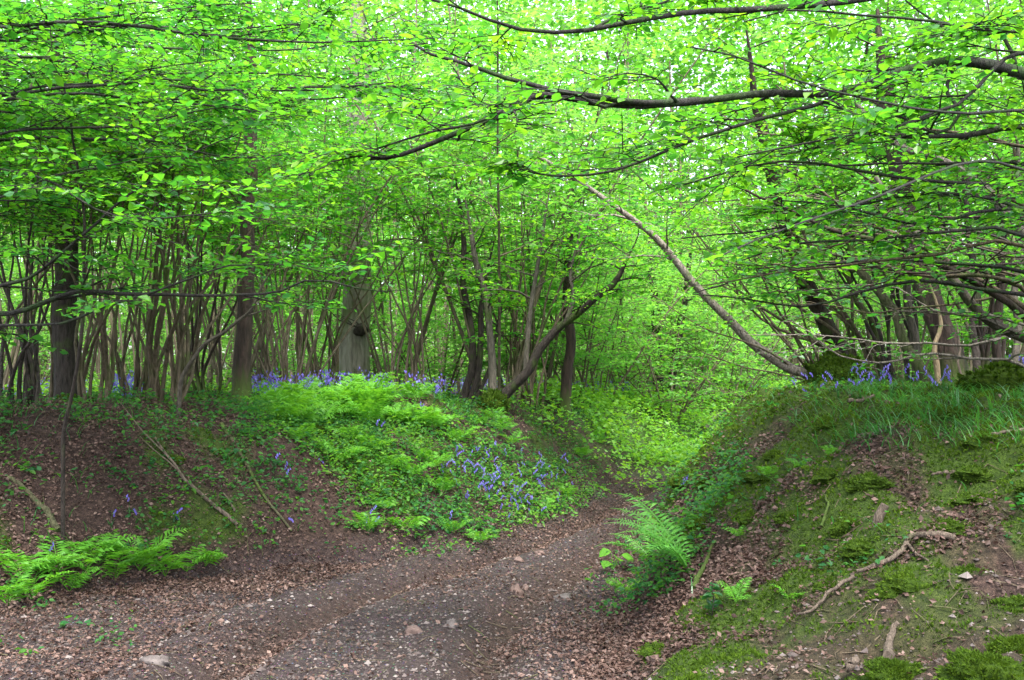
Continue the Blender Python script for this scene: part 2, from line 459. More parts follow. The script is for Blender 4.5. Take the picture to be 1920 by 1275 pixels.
for nm, sel in (('path', is_path), ('left_bank', bankL), ('right_bank', bankR), ('ground', floor)):
    q = quads[sel.ravel()]
    used, inv = np.unique(q, return_inverse=True)
    W = MB(); W.add(np.stack([XX.ravel()[used], YY.ravel()[used], ZZ.ravel()[used]], 1), inv.reshape(-1, 4))
    o = W.build(nm, M['ground'])
    for an, arr in (('moss', mm), ('path', pm), ('green', gm)):
        at = o.data.attributes.new(an, 'FLOAT', 'POINT'); at.data.foreach_set('value', arr.ravel()[used].astype(np.float32))
    tag(o, kind='structure')

# ------------------------------------------------------------------ foliage growing
def spray(W, A, pts, r0, t0=.2, ntw=8, Lt=.45, sp=.045, size=.07, jit=.32, tubes=True, updn=.10, r_tw=.0025):
    pts = np.asarray(pts); n = len(pts)
    tg = nrm(np.gradient(pts, axis=0))
    side = R.choice([-1, 1])
    for i in range(ntw + 1):
        last = i == ntw
        t = 1.0 if last else t0 + (1 - t0) * (i + R.uniform(.1, .9)) / ntw
        f = t * (n - 1); k = min(int(f), n - 2); a = f - k
        p = pts[k] * (1 - a) + pts[k + 1] * a
        d = tg[k]
        h = np.cross(d, UP); hn = np.linalg.norm(h)
        h = h / hn if hn > .2 else nrm(R.normal(0, 1, 3) * np.array([1, 1, 0]))
        side = -side
        td = nrm(d * (1 if last else .6) + h * (0 if last else side * R.uniform(.6, 1.1)) + UP * R.normal(.02, updn))
        L = Lt * (1 - .5 * t) * R.uniform(.6, 1.25)
        q = p + td * L * .5 + UP * L * .03; e = p + td * L - UP * L * .07
        tp = np.array([p, q, e])
        if tubes: tube(W, tp, [r_tw * 1.3, r_tw, r_tw * .4], 3)
        m = max(2, int(L / sp))
        s = (np.arange(m) + R.uniform(.2, .8, m)) / m
        pos = np.where(s[:, None] < .5, p + (q - p) * (2 * s[:, None]), q + (e - q) * (2 * s[:, None] - 1))
        hh = nrm(np.cross(td, UP) + 1e-6)
        sg = np.where(np.arange(m) % 2 == 0, 1, -1)[:, None]
        ld = td * R.uniform(.3, .8, (m, 1)) + hh * sg * R.uniform(.6, 1, (m, 1)) + UP * R.normal(-.12, .22, (m, 1))
        ln = UP + R.normal(0, jit, (m, 3))
        A.add(pos, ld, ln, size * R.uniform(.45, 1.2, m) * R.uniform(.75, 1.25))

def arc(p, d, L, n, flat=.0, wob=.1):
    """a limb that starts along d and gently turns level (flat>0) or stays"""
    pts = [np.array(p, float)]; d = nrm(d)
    for k in range(n):
        d = nrm(d + R.normal(0, wob, 3) - UP * flat * d[2])
        pts.append(pts[-1] + d * L / n)
    return np.array(pts)

def clothe(W, A, pts, r, lf=.4, nb=10, bl=(.7, 1.5), size=.07, ntw=7, Lt=.45, sp=.045, sub=2, tubes=True, bias=None, up=.35, jit=.32, lite_tw=False):
    """side branches with leafy twigs along a stem or bough"""
    pts = np.asarray(pts); n = len(pts); tg = nrm(np.gradient(pts, axis=0))
    r = np.broadcast_to(np.asarray(r, float), (n,))
    az = R.uniform(0, 6.28)
    for i in range(nb):
        t = lf + (1 - lf) * (i + R.uniform(.1, .9)) / nb
        f = t * (n - 1); k = min(int(f), n - 2); a = f - k
        p = pts[k] * (1 - a) + pts[k + 1] * a; d = tg[k]
        az += 2.4 + R.normal(0, .4)
        if abs(d[2]) < .6:      # level bough: branches leave to either side
            h = nrm(np.cross(d, UP)) * (1 if i % 2 else -1)
            bd = d * .65 + h * R.uniform(.5, 1) + UP * R.normal(.05, .18)
        else:
            h = np.array([math.cos(az), math.sin(az), 0])
            if bias is not None: h = nrm(h + np.array(bias))
            bd = h + UP * up * R.uniform(.3, 1.4) + d * .25
        L = R.uniform(*bl) * (1 - .45 * (t - lf) / max(1 - lf, .01))
        bp = arc(p, bd, L, 6, .22, .13)
        rb = min(r[k] * .6, .012 * L + .003)
        tube(W, bp, np.linspace(rb, .002, 7), 4)
        spray(W, A, bp, rb, .2, ntw, Lt, sp, size, jit, tubes)
        for _ in range(sub):
            kk = R.integers(1, 4)
            dd = nrm(bp[kk + 1] - bp[kk]); hh = nrm(np.cross(dd, UP) + 1e-6) * R.choice([-1, 1])
            sp2 = arc(bp[kk], dd * .7 + hh * .7 + UP * R.normal(0, .18), L * R.uniform(.35, .6), 4, .2, .12)
            tube(W, sp2, np.linspace(rb * .5, .0015, 5), 3)
            spray(W, A, sp2, rb * .5, .15, max(3, ntw - 2), Lt * .8, sp, size, jit, tubes)

def add_tree(name, label, cat, stems, base, bark, leaf, group=None, crown=True, lite=False, extra=None):
    """stems: list of dicts pts, r (array) and optional clothe settings; part name in 'part'"""
    root = empty(name, base, label, cat, group)
    A = Leaves()
    for s in stems:
        W = MB()
        pts = s['pts']; r = np.asarray(s['r'], float)
        if len(r) != len(pts): r = np.interp(np.linspace(0, 1, len(pts)), np.linspace(0, 1, len(r)), r)
        tube(W, pts, r, s.get('sides', 7), s.get('rough', .06))
        if s.get('clothe'): clothe(W, A, pts, r, **s['clothe'])
        if s.get('spray'): spray(W, A, pts, r[-1], **s['spray'])
        for x in s.get('side', []):
            tube(W, x['pts'], np.linspace(x['r'][0], x['r'][1], len(x['pts'])), 5)
            if x.get('clothe'): clothe(W, A, x['pts'], np.linspace(x['r'][0], x['r'][1], len(x['pts'])), **x['clothe'])
        o = W.build(s.get('part', 'stem'), M[s.get('bark', bark)], root, base)
        if s.get('label'): o['label'] = s['label']
    if A.p: A.build('crown', M[leaf], root, base, lite)
    return root

def pp(l, n=14, wob=.012):
    """pixel polyline (px, py, depth) to a smooth world curve"""
    return spline([P(*q) for q in l], n, wob)

def onground(px, py, Y):
    b = P(px, py, Y); b[2] = float(ground_z(b[0], b[1])); return b

def stem_px(l, r, n=14, wob=.015, sink=.12, flare=1.0, **kw):
    pts = pp(l, n, wob)
    z = float(ground_z(pts[0][0], pts[0][1]))
    pts[:, 2] += 0
    if sink is not None:
        first = pts[0].copy(); first[2] = z - sink
        pts = np.vstack([first, pts[pts[:, 2] > z - sink + .05]])
    rr = np.interp(np.linspace(0, 1, len(pts)), np.linspace(0, 1, len(r)), r)
    rr = rr * np.interp(np.linspace(0, 1, len(pts)), [.78, 1], [1, .22])
    if flare > 1: rr = rr * (1 + (flare - 1) * np.exp(-np.linalg.norm(pts - pts[0], axis=1) / .22))
    return dict(pts=pts, r=rr, **kw)

# ================================================================== hand-placed trees
CL = dict(lf=.42, nb=9, bl=(.6, 1.3), size=.07, ntw=6, Lt=.42, sp=.05, sub=2)
def cl(**k):
    d = dict(CL); d.update(k); return d

# --- overhanging hornbeam just outside the right edge; its boughs cross the top of the view
tb = np.array([4.35, 6.6, float(ground_z(4.35, 6.6))])
trunk = spline([tb - UP * .2, tb + [-.05, .05, 1.2], tb + [.1, .1, 2.6], tb + [.0, .2, 4.2], tb + [.2, .3, 6.2], tb + [.3, .2, 8.2]], 22, .02)
BN = dict(lf=.12, nb=13, bl=(.45, 1.0), size=.062, ntw=7, Lt=.36, sp=.045, sub=2)
boughs = [
    dict(part='bough', sides=9, rough=.08, pts=spline([tb + [0, .1, 2.75]] + [P(*q) for q in [(2040,185,6.3),(1920,140,6),(1800,115,5.8),(1700,130,5.6),(1640,152,5.5),(1560,175,5.4),(1430,178,5.3),(1300,190,5.2),(1200,192,5.1),(1120,180,5.0),(1020,165,5.0),(970,150,5),(930,140,5),(880,122,5),(820,108,5.0),(770,80,5)]], 46, .006),
         r=[.056,.040,.022,.018,.007], clothe=dict(BN, lf=.25, nb=7, sub=1)),
    dict(part='bough', sides=7, rough=.06, pts=pp([(1310,189,5.2),(1230,196,5.15),(1150,195,5.1),(1010,180,5.1),(960,205,5),(900,232,5),(850,250,5.1),(800,270,5.1),(740,290,5.2),(690,297,5.2),(630,290,5.3),(560,330,5.4)], 30, .006),
         r=[.022,.018,.012,.005], clothe=dict(BN, nb=6, sub=1),
         side=[dict(pts=pp([(1000,186,5.1),(940,208,5.0),(880,232,4.95),(800,248,5),(740,268,5),(690,280,5.1),(610,305,5.2)], 14, .006), r=(.009,.003), clothe=dict(BN, nb=6))]),
    dict(part='bough', sides=8, rough=.07, pts=spline([tb + [.05, .15, 4.0]] + [P(*q) for q in [(2060,-30,6.5),(1900,-40,6.3),(1750,-25,6.1),(1600,2,6),(1440,14,5.8),(1300,25,5.6),(1150,45,5.5),(1080,58,5.5),(1000,60,5.5),(930,45,5.5),(870,22,5.5),(800,-2,5.5),(740,-30,5.5)]], 34, .008),
         r=[.04,.026,.018,.006], clothe=dict(BN, nb=9, sub=1),
         side=[dict(pts=pp([(1110,55,5.5),(1160,28,5.6),(1230,8,5.7),(1300,-20,5.8)], 8, .004), r=(.010,.004), clothe=dict(BN, nb=4))]),
    dict(part='bough', sides=6, pts=spline([tb + [0, .15, 3.3]] + [P(*q) for q in [(2040,70,5.9),(1920,60,5.4),(1830,52,5.2),(1730,38,5.0),(1620,28,4.9),(1480,20,4.8),(1400,40,4.8)]], 22, .008), r=[.02,.011,.004], clothe=dict(BN, nb=7)),
    dict(part='bough', sides=6, pts=spline([tb + [0, .1, 2.9]] + [P(*q) for q in [(2040,150,6.2),(1950,100,5.7),(1890,105,5.5),(1850,140,5.4),(1830,170,5.3),(1800,198,5.3),(1740,215,5.2),(1680,240,5.1),(1600,255,5.1),(1500,272,5.0),(1380,300,5.0)]], 26, .008), r=[.02,.013,.004], clothe=dict(BN, nb=8)),
    dict(part='bough', sides=7, rough=.06, pts=spline([tb + [0, .1, 2.3]] + [P(*q) for q in [(2050,250,6.3),(1920,238,6.1),(1860,243,6),(1800,252,5.9),(1700,257,5.8),(1640,245,5.8),(1560,270,5.7),(1470,290,5.6)]], 22, .008), r=[.03,.02,.005], clothe=dict(BN, nb=7)),
    dict(part='bough', sides=6, pts=pp([(1640,155,5.5),(1560,185,5.4),(1480,210,5.3),(1400,228,5.3),(1320,255,5.3),(1260,282,5.3),(1200,305,5.3),(1130,322,5.3),(1060,330,5.3),(990,320,5.3),(930,305,5.4)], 26, .006), r=[.012,.009,.004], clothe=dict(BN, nb=8)),
    dict(part='bough', sides=6, pts=spline([tb + [0, .1, 1.85]] + [P(*q) for q in [(2050,400,6.2),(1950,388,5.9),(1850,395,5.8),(1740,420,5.7),(1680,413,5.7),(1560,385,5.6),(1470,375,5.6)]], 20, .008), r=[.022,.014,.004], clothe=dict(BN, nb=8)),
    dict(part='bough', sides=6, pts=pp([(1905,120,6),(1880,60,6),(1860,30,5.9),(1800,70,5.8),(1740,30,5.7),(1680,-10,5.7)], 16, .01), r=[.013,.005], clothe=dict(BN, nb=5)),
    dict(part='bough', sides=5, pts=pp([(1790,118,5.8),(1775,170,5.7),(1800,215,5.6),(1760,250,5.6),(1690,222,5.5),(1600,215,5.4),(1500,170,5.4)], 18, .01), r=[.012,.004], clothe=dict(BN, nb=5)),
]
for q in range(9):
    y0 = 255 + q * 34 + R.uniform(-12, 12); x1 = R.uniform(1270, 1520); y1 = y0 + R.uniform(-10, 110); Yq = R.uniform(5.6, 7)
    boughs.append(dict(part='bough', sides=5, pts=spline([tb + [0, .1, 1.6 + (520 - y0) * .0042]] + [P(2000, y0 + 5, 6.4), P(1850, y0 + R.normal(0, 14), Yq), P(1700, y0 + .35 * (y1 - y0) + R.normal(0, 18), Yq), P(.5 * (1700 + x1), y0 + .7 * (y1 - y0) + R.normal(0, 18), Yq), P(x1, y1, Yq - .2)], 20, .02),
                       r=[.020, .012, .004], clothe=dict(BN, nb=(6 if q < 4 else 3), sub=1), bark=('bark_hazel' if q % 3 == 0 else 'bark_twig')))
for l in ([(2040,330,5.9),(1850,300,4.8),(1650,370,3.8),(1480,425,3.1),(1400,455,2.8),(1350,480,2.7)], [(2040,200,5.9),(1800,210,4.6),(1560,170,3.6),(1420,120,3.0),(1350,92,2.75),(1295,88,2.6)],
          ):
    boughs.append(dict(part='bough', sides=5, pts=spline([tb + [0, 0, 2.0]] + [P(*q) for q in l], 20, .008), r=[.014, .007, .0025], spray=dict(t0=.6, ntw=10, Lt=.13, sp=.035, size=.046)))
add_tree('hornbeam_tree', 'hornbeam outside the picture whose dark crooked boughs sweep across the top over the path', 'tree',
         [dict(part='trunk', pts=trunk, r=np.interp(np.linspace(0, 1, len(trunk)), [0, .1, 1], [.2, .14, .05]), sides=12, rough=.12, bark='bark_dark',
               clothe=dict(lf=.45, nb=8, bl=(1, 2), size=.065, ntw=7, Lt=.42, sp=.05, sub=2))] + boughs, tb, 'bark_twig', 'leaf_near')

# --- second leaning coppice at the right edge (long limbs sloping up to the left)
lb = np.array([5.2, 8.6, float(ground_z(5.2, 8.6))])
limbs = []
for l, r, bk in (([(1985,655,8.3),(1930,600,8.1),(1850,540,7.9),(1700,470,7.6),(1560,430,7.4),(1470,385,7.2),(1380,350,7.1)], (.045,.032,.018,.008), 'bark_brown'),
                 ([(1990,640,8.4),(1920,575,8.2),(1800,505,8),(1700,450,7.9),(1610,410,7.8),(1500,330,7.6),(1420,290,7.5)], (.035,.026,.016,.006), 'bark_hazel'),
                 ([(2010,720,8.5),(1970,665,8.4),(1920,640,8.3),(1840,592,8.2),(1790,530,8.2),(1755,480,8.3),(1690,400,8.4),(1640,330,8.5)], (.055,.045,.035,.02), 'bark_grey'),
                 ([(2020,600,8.6),(1960,480,8.5),(1900,420,8.5),(1850,360,8.6),(1770,300,8.8),(1690,275,9),(1600,190,9.2)], (.06,.05,.04,.02), 'bark_grey'),
                 ([(1990,640,8.4),(1900,530,7.8),(1760,520,7.5),(1640,490,7.3),(1560,480,7.2),(1480,440,7)], (.02,.016,.006), 'bark_hazel')):
    pts = spline([lb - UP * .1] + [P(*q) for q in l], 22, .015)
    limbs.append(dict(part='limb', pts=pts, r=np.interp(np.linspace(0, 1, 22), np.linspace(0, 1, len(r)), r), bark=bk, sides=8,
                      clothe=dict(lf=.42, nb=5, bl=(.4, 1.0), size=.06, ntw=5, Lt=.34, sp=.055, sub=1)))
for q in range(13):
    y0 = R.uniform(400, 690); x1 = R.uniform(1230, 1640); y1 = y0 - R.uniform(-20, 190); Yq = R.uniform(7.2, 9.4)
    pts = spline([lb - UP * .1, P(2010, y0 + 40, 8.5), P(1900, y0, .5 * (8.4 + Yq)), P(1760, y0 + .3 * (y1 - y0) + R.normal(0, 22), Yq), P(.5 * (1760 + x1), y0 + .65 * (y1 - y0) + R.normal(0, 22), Yq), P(x1, y1, Yq)], 22, .03)
    limbs.append(dict(part='limb', pts=pts, r=np.interp(np.linspace(0, 1, 22), [0, .4, 1], [.022, .013, .004]), bark=('bark_hazel', 'bark_pale', 'bark_brown', 'bark_grey')[q % 4], sides=5,
                      clothe=dict(lf=.3, nb=6, bl=(.35, 1.0), size=.055, ntw=2, Lt=.26, sp=.075, sub=1)))
add_tree('hazel_coppice', 'coppice at the right edge with long grey limbs sloping up over the mound', 'tree', limbs, lb, 'bark_hazel', 'leaf_near')

# --- pale speckled trunk leaning out from the mossy stump
gb = hit(1545, 722, 8.5); gY = 11.6
gb = onground(1548, 730, gY)
lean = pp([(1548,722,gY),(1510,700,gY),(1480,690,gY - .1),(1420,650,gY - .2),(1370,600,gY - .3),(1310,545,gY - .4),(1260,480,gY - .5),(1222,440,gY - .6),(1165,395,gY - .7),(1090,340,gY - .8),(1000,290,gY - 1)], 28, .012)
bun = []
for (x1, y1), (x2, y2), (x3, y3), r0 in (((1510,705),(1400,640),(1290,600),.014), ((1520,700),(1440,600),(1370,500),.016), ((1525,690),(1450,560),(1390,430),.018), ((1530,690),(1480,600),(1440,500),.014),
                                       ((1515,712),(1400,690),(1300,650),.012), ((1510,715),(1430,745),(1370,742),.012), ((1540,690),(1500,560),(1480,430),.016)):
    bun.append(dict(part='stem', pts=pp([(x1 + 20, y1 + 8, gY), (x1, y1, gY), (x2, y2, gY - .5), (x3, y3, gY - 1), (x3 - 70, y3 - 50, gY - 1.2)], 14, .02), r=(r0, r0 * .3), bark='bark_hazel', sides=5,
                    clothe=dict(lf=.4, nb=4, bl=(.4, .8), size=.06, ntw=4, Lt=.3, sp=.055, sub=1)))
root = add_tree('leaning_tree', 'pale speckled trunk leaning out to the left from a mossy stump on the right bank', 'tree',
                [dict(part='trunk', pts=lean, r=np.interp(np.linspace(0, 1, 28), [0, .3, 1], [.072, .05, .02]), bark='bark_pale', sides=9, rough=.08,
                      clothe=dict(lf=.5, nb=9, bl=(.6, 1.3), size=.07, ntw=6, Lt=.4, sp=.05, sub=2))] + bun, gb, 'bark_hazel', 'leaf_hazel')

def lump(W, c, rx, ry, rz, seed, amp=.3, nu=26, nv=16, mat=0):
    u = np.linspace(0, 2 * math.pi, nu, endpoint=False); v = np.linspace(0, math.pi, nv)
    U, Vv = np.meshgrid(u, v)
    x, y, z = np.cos(U) * np.sin(Vv), np.sin(U) * np.sin(Vv), np.cos(Vv)
    k = 1 + amp * (fbm(x * 2.3 + z * 1.7 + 9, y * 2.3 + z * 1.1 + 4, seed, 4) - .5) * 2
    pts = np.stack([c[0] + rx * x * k, c[1] + ry * y * k, c[2] + rz * z * k], -1)
    i = np.arange(nv - 1)[:, None] * nu; j = np.arange(nu)[None]; kk = (j + 1) % nu
    W.add(pts, np.stack([i + j, i + nu + j, i + nu + kk, i + kk], -1).reshape(-1, 4), mat)
    return pts.reshape(-1, 3)

def fuzz(W, pts, c, n, l=.035, mat=0):
    """short moss blades standing off a lump"""
    idx = R.integers(0, len(pts), n); p = pts[idx] + R.normal(0, .008, (n, 3))
    d = nrm(p - np.asarray(c)) + R.normal(0, .35, (n, 3)) + UP * .3
    leaf_mesh(W, p - nrm(d) * .008, d, R.normal(0, 1, (n, 3)), l * R.uniform(.6, 1.3, n), True, .4, mat)

W = MB(); c = gb + [.12, -.1, .16]
pts = lump(W, c, .36, .3, .26, 3, .4, mat=1); fuzz(W, pts, c, 2600, .05)
W.build('stump', [M['moss'], M['moss_core']], root, gb)

# --- dark trunks on the right bank
def trunk_tree(name, label, l, r, bark, leaf='leaf_hazel', cat='tree', flare=1.6, rough=.1, sides=14, clo=None, n=22, wob=.02, more=()):
    s = stem_px(l, r, n, wob, .15, flare, part='trunk', sides=sides, rough=rough, clothe=clo)
    b = s['pts'][0].copy(); b[2] += .15
    return add_tree(name, label, cat, [s] + list(more), b, bark, leaf), b

trunk_tree('tilted_tree', 'dark brown trunk tilting left behind the mossy stump', [(1605,735,12.6),(1578,665,12.6),(1540,590,12.5),(1505,515,12.4),(1482,440,12.4),(1450,340,12.3),(1420,200,12.2),(1400,60,12)],
           (.125,.095,.08,.05), 'bark_brown', clo=cl(lf=.45, nb=10))
rt, rb_ = trunk_tree('split_tree', 'thick dark brown split trunk with a pale wound strip on the right bank', [(1795,748,10.2),(1785,700,10.2),(1770,640,10.2),(1745,560,10.2),(1715,460,10.3),(1692,340,10.4),(1665,200,10.5),(1640,20,10.6)],
           (.135,.115,.10,.08), 'bark_brown', flare=1.6, rough=.2, clo=cl(lf=.5, nb=10), sides=16)
W = MB(); tube(W, pp([(1762,745,10.1),(1757,690,10.05),(1752,650,10.04),(1765,610,10.06),(1752,560,10.06),(1742,525,10.06)], 14, .006), np.interp(np.linspace(0,1,14),[0,.3,.6,1],[.035,.03,.02,.008]), 7, .15)
W.build('wound_strip', M['wound'], rt, rb_)
for l, r, lab, bk in (([(1745,748,10.6),(1700,640,10.7),(1660,560,10.8),(1612,500,10.9),(1590,440,11),(1560,330,11)], (.06,.05,.03), 'mossy green stem bending left beside the split trunk', 'bark_green'),
                  ([(1725,745,11.3),(1715,640,11.3),(1700,540,11.3),(1690,420,11.3),(1660,250,11.3)], (.055,.045,.03), 'greyish upright stem just left of the split trunk', 'bark_grey'),
                  ([(1835,742,9.9),(1825,640,10),(1830,520,10),(1810,380,10.1),(1800,200,10.2)], (.04,.032,.02), 'slim dark stem just right of the split trunk', 'bark_dark'),
                  ([(1875,735,10.5),(1868,600,10.5),(1880,450,10.5),(1860,280,10.6)], (.05,.04,.025), 'brown upright stem right of the split trunk near the moss hump', 'bark_brown'),
                  ([(1910,730,9.8),(1905,560,9.9),(1915,400,9.9),(1890,200,10)], (.035,.03,.02), 'grey stem at the right edge above the moss hump', 'bark_grey'),
                  ([(1655,742,12.2),(1640,620,12.2),(1600,540,12.2),(1590,400,12.2)], (.05,.04,.025), 'green stem between the tilted trunk and the split trunk', 'bark_green')):
    trunk_tree('slim_tree', lab, l, r, bk, flare=1.4, sides=8, rough=.08, clo=cl(lf=.5, nb=9, bl=(.5, 1.1)))
trunk_tree('dead_stem', 'thin pale dead stem leaning against the right edge of the split trunk', [(1815,760,9.2),(1806,700,9.25),(1800,640,9.3),(1794,597,9.4)], (.016,.011,.006), 'dead_wood', flare=1, sides=6, n=12, cat='dead wood')

# --- left plateau trunks
oak, ob = trunk_tree('oak_tree', 'thick grey oak trunk with a dark burl and a mossy side behind the ferns', [(668,725,17.5),(666,640,17.5),(667,560,17.5),(670,450,17.5),(668,300,17.5),(675,150,17.5),(670,-80,17.5)],
           (.27,.245,.22,.17), 'bark_oak', flare=1.25, rough=.05, sides=22, n=30, clo=dict(lf=.5, nb=12, bl=(1.2, 2.6), size=.075, ntw=8, Lt=.5, sp=.06, sub=3))
W = MB(); bc = P(676, 618, 17.24); lump(W, bc, .13, .10, .11, 8, .5, 20, 14)
for q in range(5):
    tube(W, arc(bc + R.normal(0, .03, 3), np.array([R.choice([-1, 1]) * .8, -.4, R.uniform(.1, .8)]), R.uniform(.5, 1.2), 6, .1, .16), np.linspace(.012, .003, 7), 4)
W.build('burl', M['bark_dark'], oak, ob)
trunk_tree('mossy_foot_tree', 'straight dark brown trunk with a mossy foot on the rim of the left bank', [(452,757,11.8),(454,720,11.8),(459,640,11.8),(462,540,11.8),(466,440,11.8),(470,300,11.8),(468,100,11.8),(470,-60,11.8)],
           (.11,.085,.075,.05), 'bark_brown', flare=1.45, rough=.06, sides=16, n=26, clo=cl(lf=.42, nb=12))
trunk_tree('dark_trunk_tree', 'dark thick trunk among the hazel stems at the left', [(128,760,10.6),(126,700,10.6),(122,620,10.6),(118,520,10.6),(125,380,10.6),(110,200,10.6),(120,0,10.6)],
           (.135,.115,.105,.07), 'bark_dark', flare=1.3, rough=.1, sides=14, n=24, clo=cl(lf=.42, nb=12))
# --- hazel stools on the left rim
def stool(label, base, tops, Yb, rr, bark='bark_hazel', dY=1.2, clo=None, name='hazel_coppice', bow=.35):
    bx, by = base; st = []
    tops = list(tops) + [(t[0] + R.normal(0, 26), t[1] + R.normal(0, 45)) for t in tops if R.uniform() < .7]
    for (tx, ty) in tops:
        j = R.uniform(-26, 26); yy = Yb + R.uniform(-dY, dY) * .8
        mx = bx + j + (tx - bx) * R.uniform(.28, .40); my = by + (ty - by) * .5
        top2 = (tx + (tx - bx) * .5, ty - 190, yy)
        s = stem_px([(bx + j, by, Yb + R.uniform(-.15, .15)), (bx + j * 1.5 + (tx - bx) * .12, by + (ty - by) * .22, Yb), (mx, my, (Yb + yy) / 2), (tx, ty, yy), top2],
                    (R.uniform(.75, 1.15) * rr, rr * .75, rr * .4, .006), 18, .02, .12, 1.3, part='stem', sides=7, rough=.08, clothe=clo or cl(lf=.68, nb=5))
        st.append(s)
    b = onground(bx, by, Yb)
    return add_tree(name, label, 'tree', st, b, bark, 'leaf_hazel')
stool('grey hazel coppice fanning to the right on the left bank rim', (310,768), [(470,430),(440,420),(425,340),(395,300),(370,360),(340,330),(315,310),(290,350),(262,330)], 10.2, .024)
stool('hazel coppice of thin upright stems just right of the dark thick trunk', (178,772), [(262,470),(235,430),(205,420),(172,400),(240,350),(150,380)], 9.8, .021)
stool('hazel coppice of leaning stems at the left edge', (35,800), [(92,450),(62,420),(20,400),(-30,430),(75,560),(-60,330)], 9.0, .02, 'bark_dark')
stool('brown hazel coppice between the fanning coppice and the mossy-footed trunk', (395,748), [(440,560),(410,520),(375,480),(350,470)], 13, .024, 'bark_brown')
stool('thin hazel clump just left of the dark thick trunk', (85,765), [(110,430),(95,450),(70,480),(50,430)], 11, .02)
for (bx_, by_, yb_, lab_) in ((520,742,13.6,'thin hazel clump between the mossy-footed trunk and the burled oak'), (600,738,14.6,'thin hazel clump just left of the burled oak'), (770,748,14.2,'thin hazel clump behind the ferns right of the burled oak'), (1000,752,14.6,'thin hazel clump behind the leaning limb of the forked bank tree'), (250,758,11.2,'thin hazel clump left of the fanning coppice')):
    stool(lab_, (bx_, by_), [(bx_ + dx_, 470 + R.normal(0, 40)) for dx_ in (-70, -45, -20, 5, 30, 60, 90)], yb_, .02, ('bark_hazel', 'bark_far')[int(bx_) // 100 % 2], .8, cl(lf=.78, nb=3, sub=1))
# long crooked grey branch across the fanning coppice
s = stem_px([(335,765,9.6),(345,700,9.5),(385,645,9.4),(430,615,9.3),(470,580,9.2),(500,520,9.1),(540,470,9)], (.024,.018,.014,.008), 20, .01, .1, 1, part='stem', sides=7)
s['clothe'] = cl(lf=.6, nb=5, bl=(.4, .9))
b = s['pts'][0] + UP * .1
add_tree('crooked_sapling', 'pale crooked stem bending right in front of the fanning coppice', 'sapling', [s], b, 'bark_grey', 'leaf_hazel')
# dark vertical sapling in front at left
s = stem_px([(118,820,7.6),(140,720,7.5),(153,620,7.4),(157,500,7.4),(158,420,7.3),(150,340,7.3),(135,250,7.2),(125,180,7.2),(108,130,7.2),(95,70,7.2),(100,-10,7.2)], (.016,.012,.009,.005), 26, .006, .1, 1, part='stem', sides=6)
s['clothe'] = dict(lf=.35, nb=16, bl=(.4, .95), size=.075, ntw=5, Lt=.36, sp=.055, sub=1)
add_tree('thin_sapling', 'thin dark vertical sapling rising in front of the hazels at the left', 'sapling', [s], s['pts'][0] + UP * .1, 'bark_dark', 'leaf_near')
stool('hazel coppice with thin stems arching left behind the mossy stump', (1640,738), [(1430,520),(1460,470),(1500,430),(1390,570),(1560,420),(1530,500)], 12.0, .026, 'bark_hazel', .8, cl(lf=.55, nb=6, sub=1))
stool('brown hazel coppice between the split trunk and the right edge', (1850,742), [(1700,420),(1760,380),(1800,330),(1880,360),(1930,420)], 10.9, .026, 'bark_brown', .8, cl(lf=.55, nb=6, sub=1))
stool('thin hazel clump just left of the split trunk', (1700,742), [(1560,440),(1610,380),(1650,330),(1690,380),(1720,330)], 11.5, .024, 'bark_dark', .8, cl(lf=.55, nb=6, sub=1))
# off-frame left hazel with level boughs reaching in
lb2 = np.array([-4.9, 7.8, float(ground_z(-4.9, 7.8))])
LB = []
for l, r in (([(-120,600,7.7),(0,588,7.6),(60,578,7.5),(110,555,7.4),(150,545,7.3),(240,553,7.2),(350,552,7.2),(450,552,7.1),(520,545,7.0),(590,520,7),(690,545,7),(760,550,7)], (.03,.022,.016,.010,.004)),
             ([(-120,620,7.6),(100,605,7.3),(190,575,7.2),(300,545,7.1),(400,508,7),(450,497,7),(560,500,7),(640,520,7)], (.018,.012,.008,.003)),
             ([(-130,560,7.7),(0,535,7.3),(60,520,7.2),(110,480,7.1),(160,432,7),(230,375,6.9),(340,300,6.8),(450,250,6.8)], (.024,.016,.010,.004)),
             ([(-130,230,7.7),(0,182,7.2),(80,165,7.1),(200,150,7),(330,120,6.9),(420,110,6.9)], (.02,.012,.004)),
             ([(-130,320,7.7),(0,250,7.1),(130,240,7),(250,232,6.9),(350,210,6.8),(470,190,6.8)], (.02,.012,.004)),
             ([(-130,420,7.7),(0,370,7),(110,330,6.8),(230,305,6.7),(330,290,6.6)], (.018,.010,.003)),
             ([(-130,100,7.7),(0,70,7.2),(130,40,7.1),(300,20,7),(480,5,7)], (.02,.012,.004)),
             ([(-130,350,7.7),(60,330,6.8),(200,400,6.5),(330,410,6.3),(430,400,6.2),(520,420,6.1)], (.016,.009,.003))):
    pts = spline([lb2 + UP * .4] + [P(*q) for q in l], 26, .012)
    LB.append(dict(part='bough', pts=pts, r=np.interp(np.linspace(0, 1, 26), np.linspace(0, 1, len(r)), r), sides=6,
                   clothe=dict(lf=.22, nb=(4 if l[1][1] > 500 else 10), bl=(.5, 1.15), size=.072, ntw=6, Lt=.38, sp=.055, sub=2)))
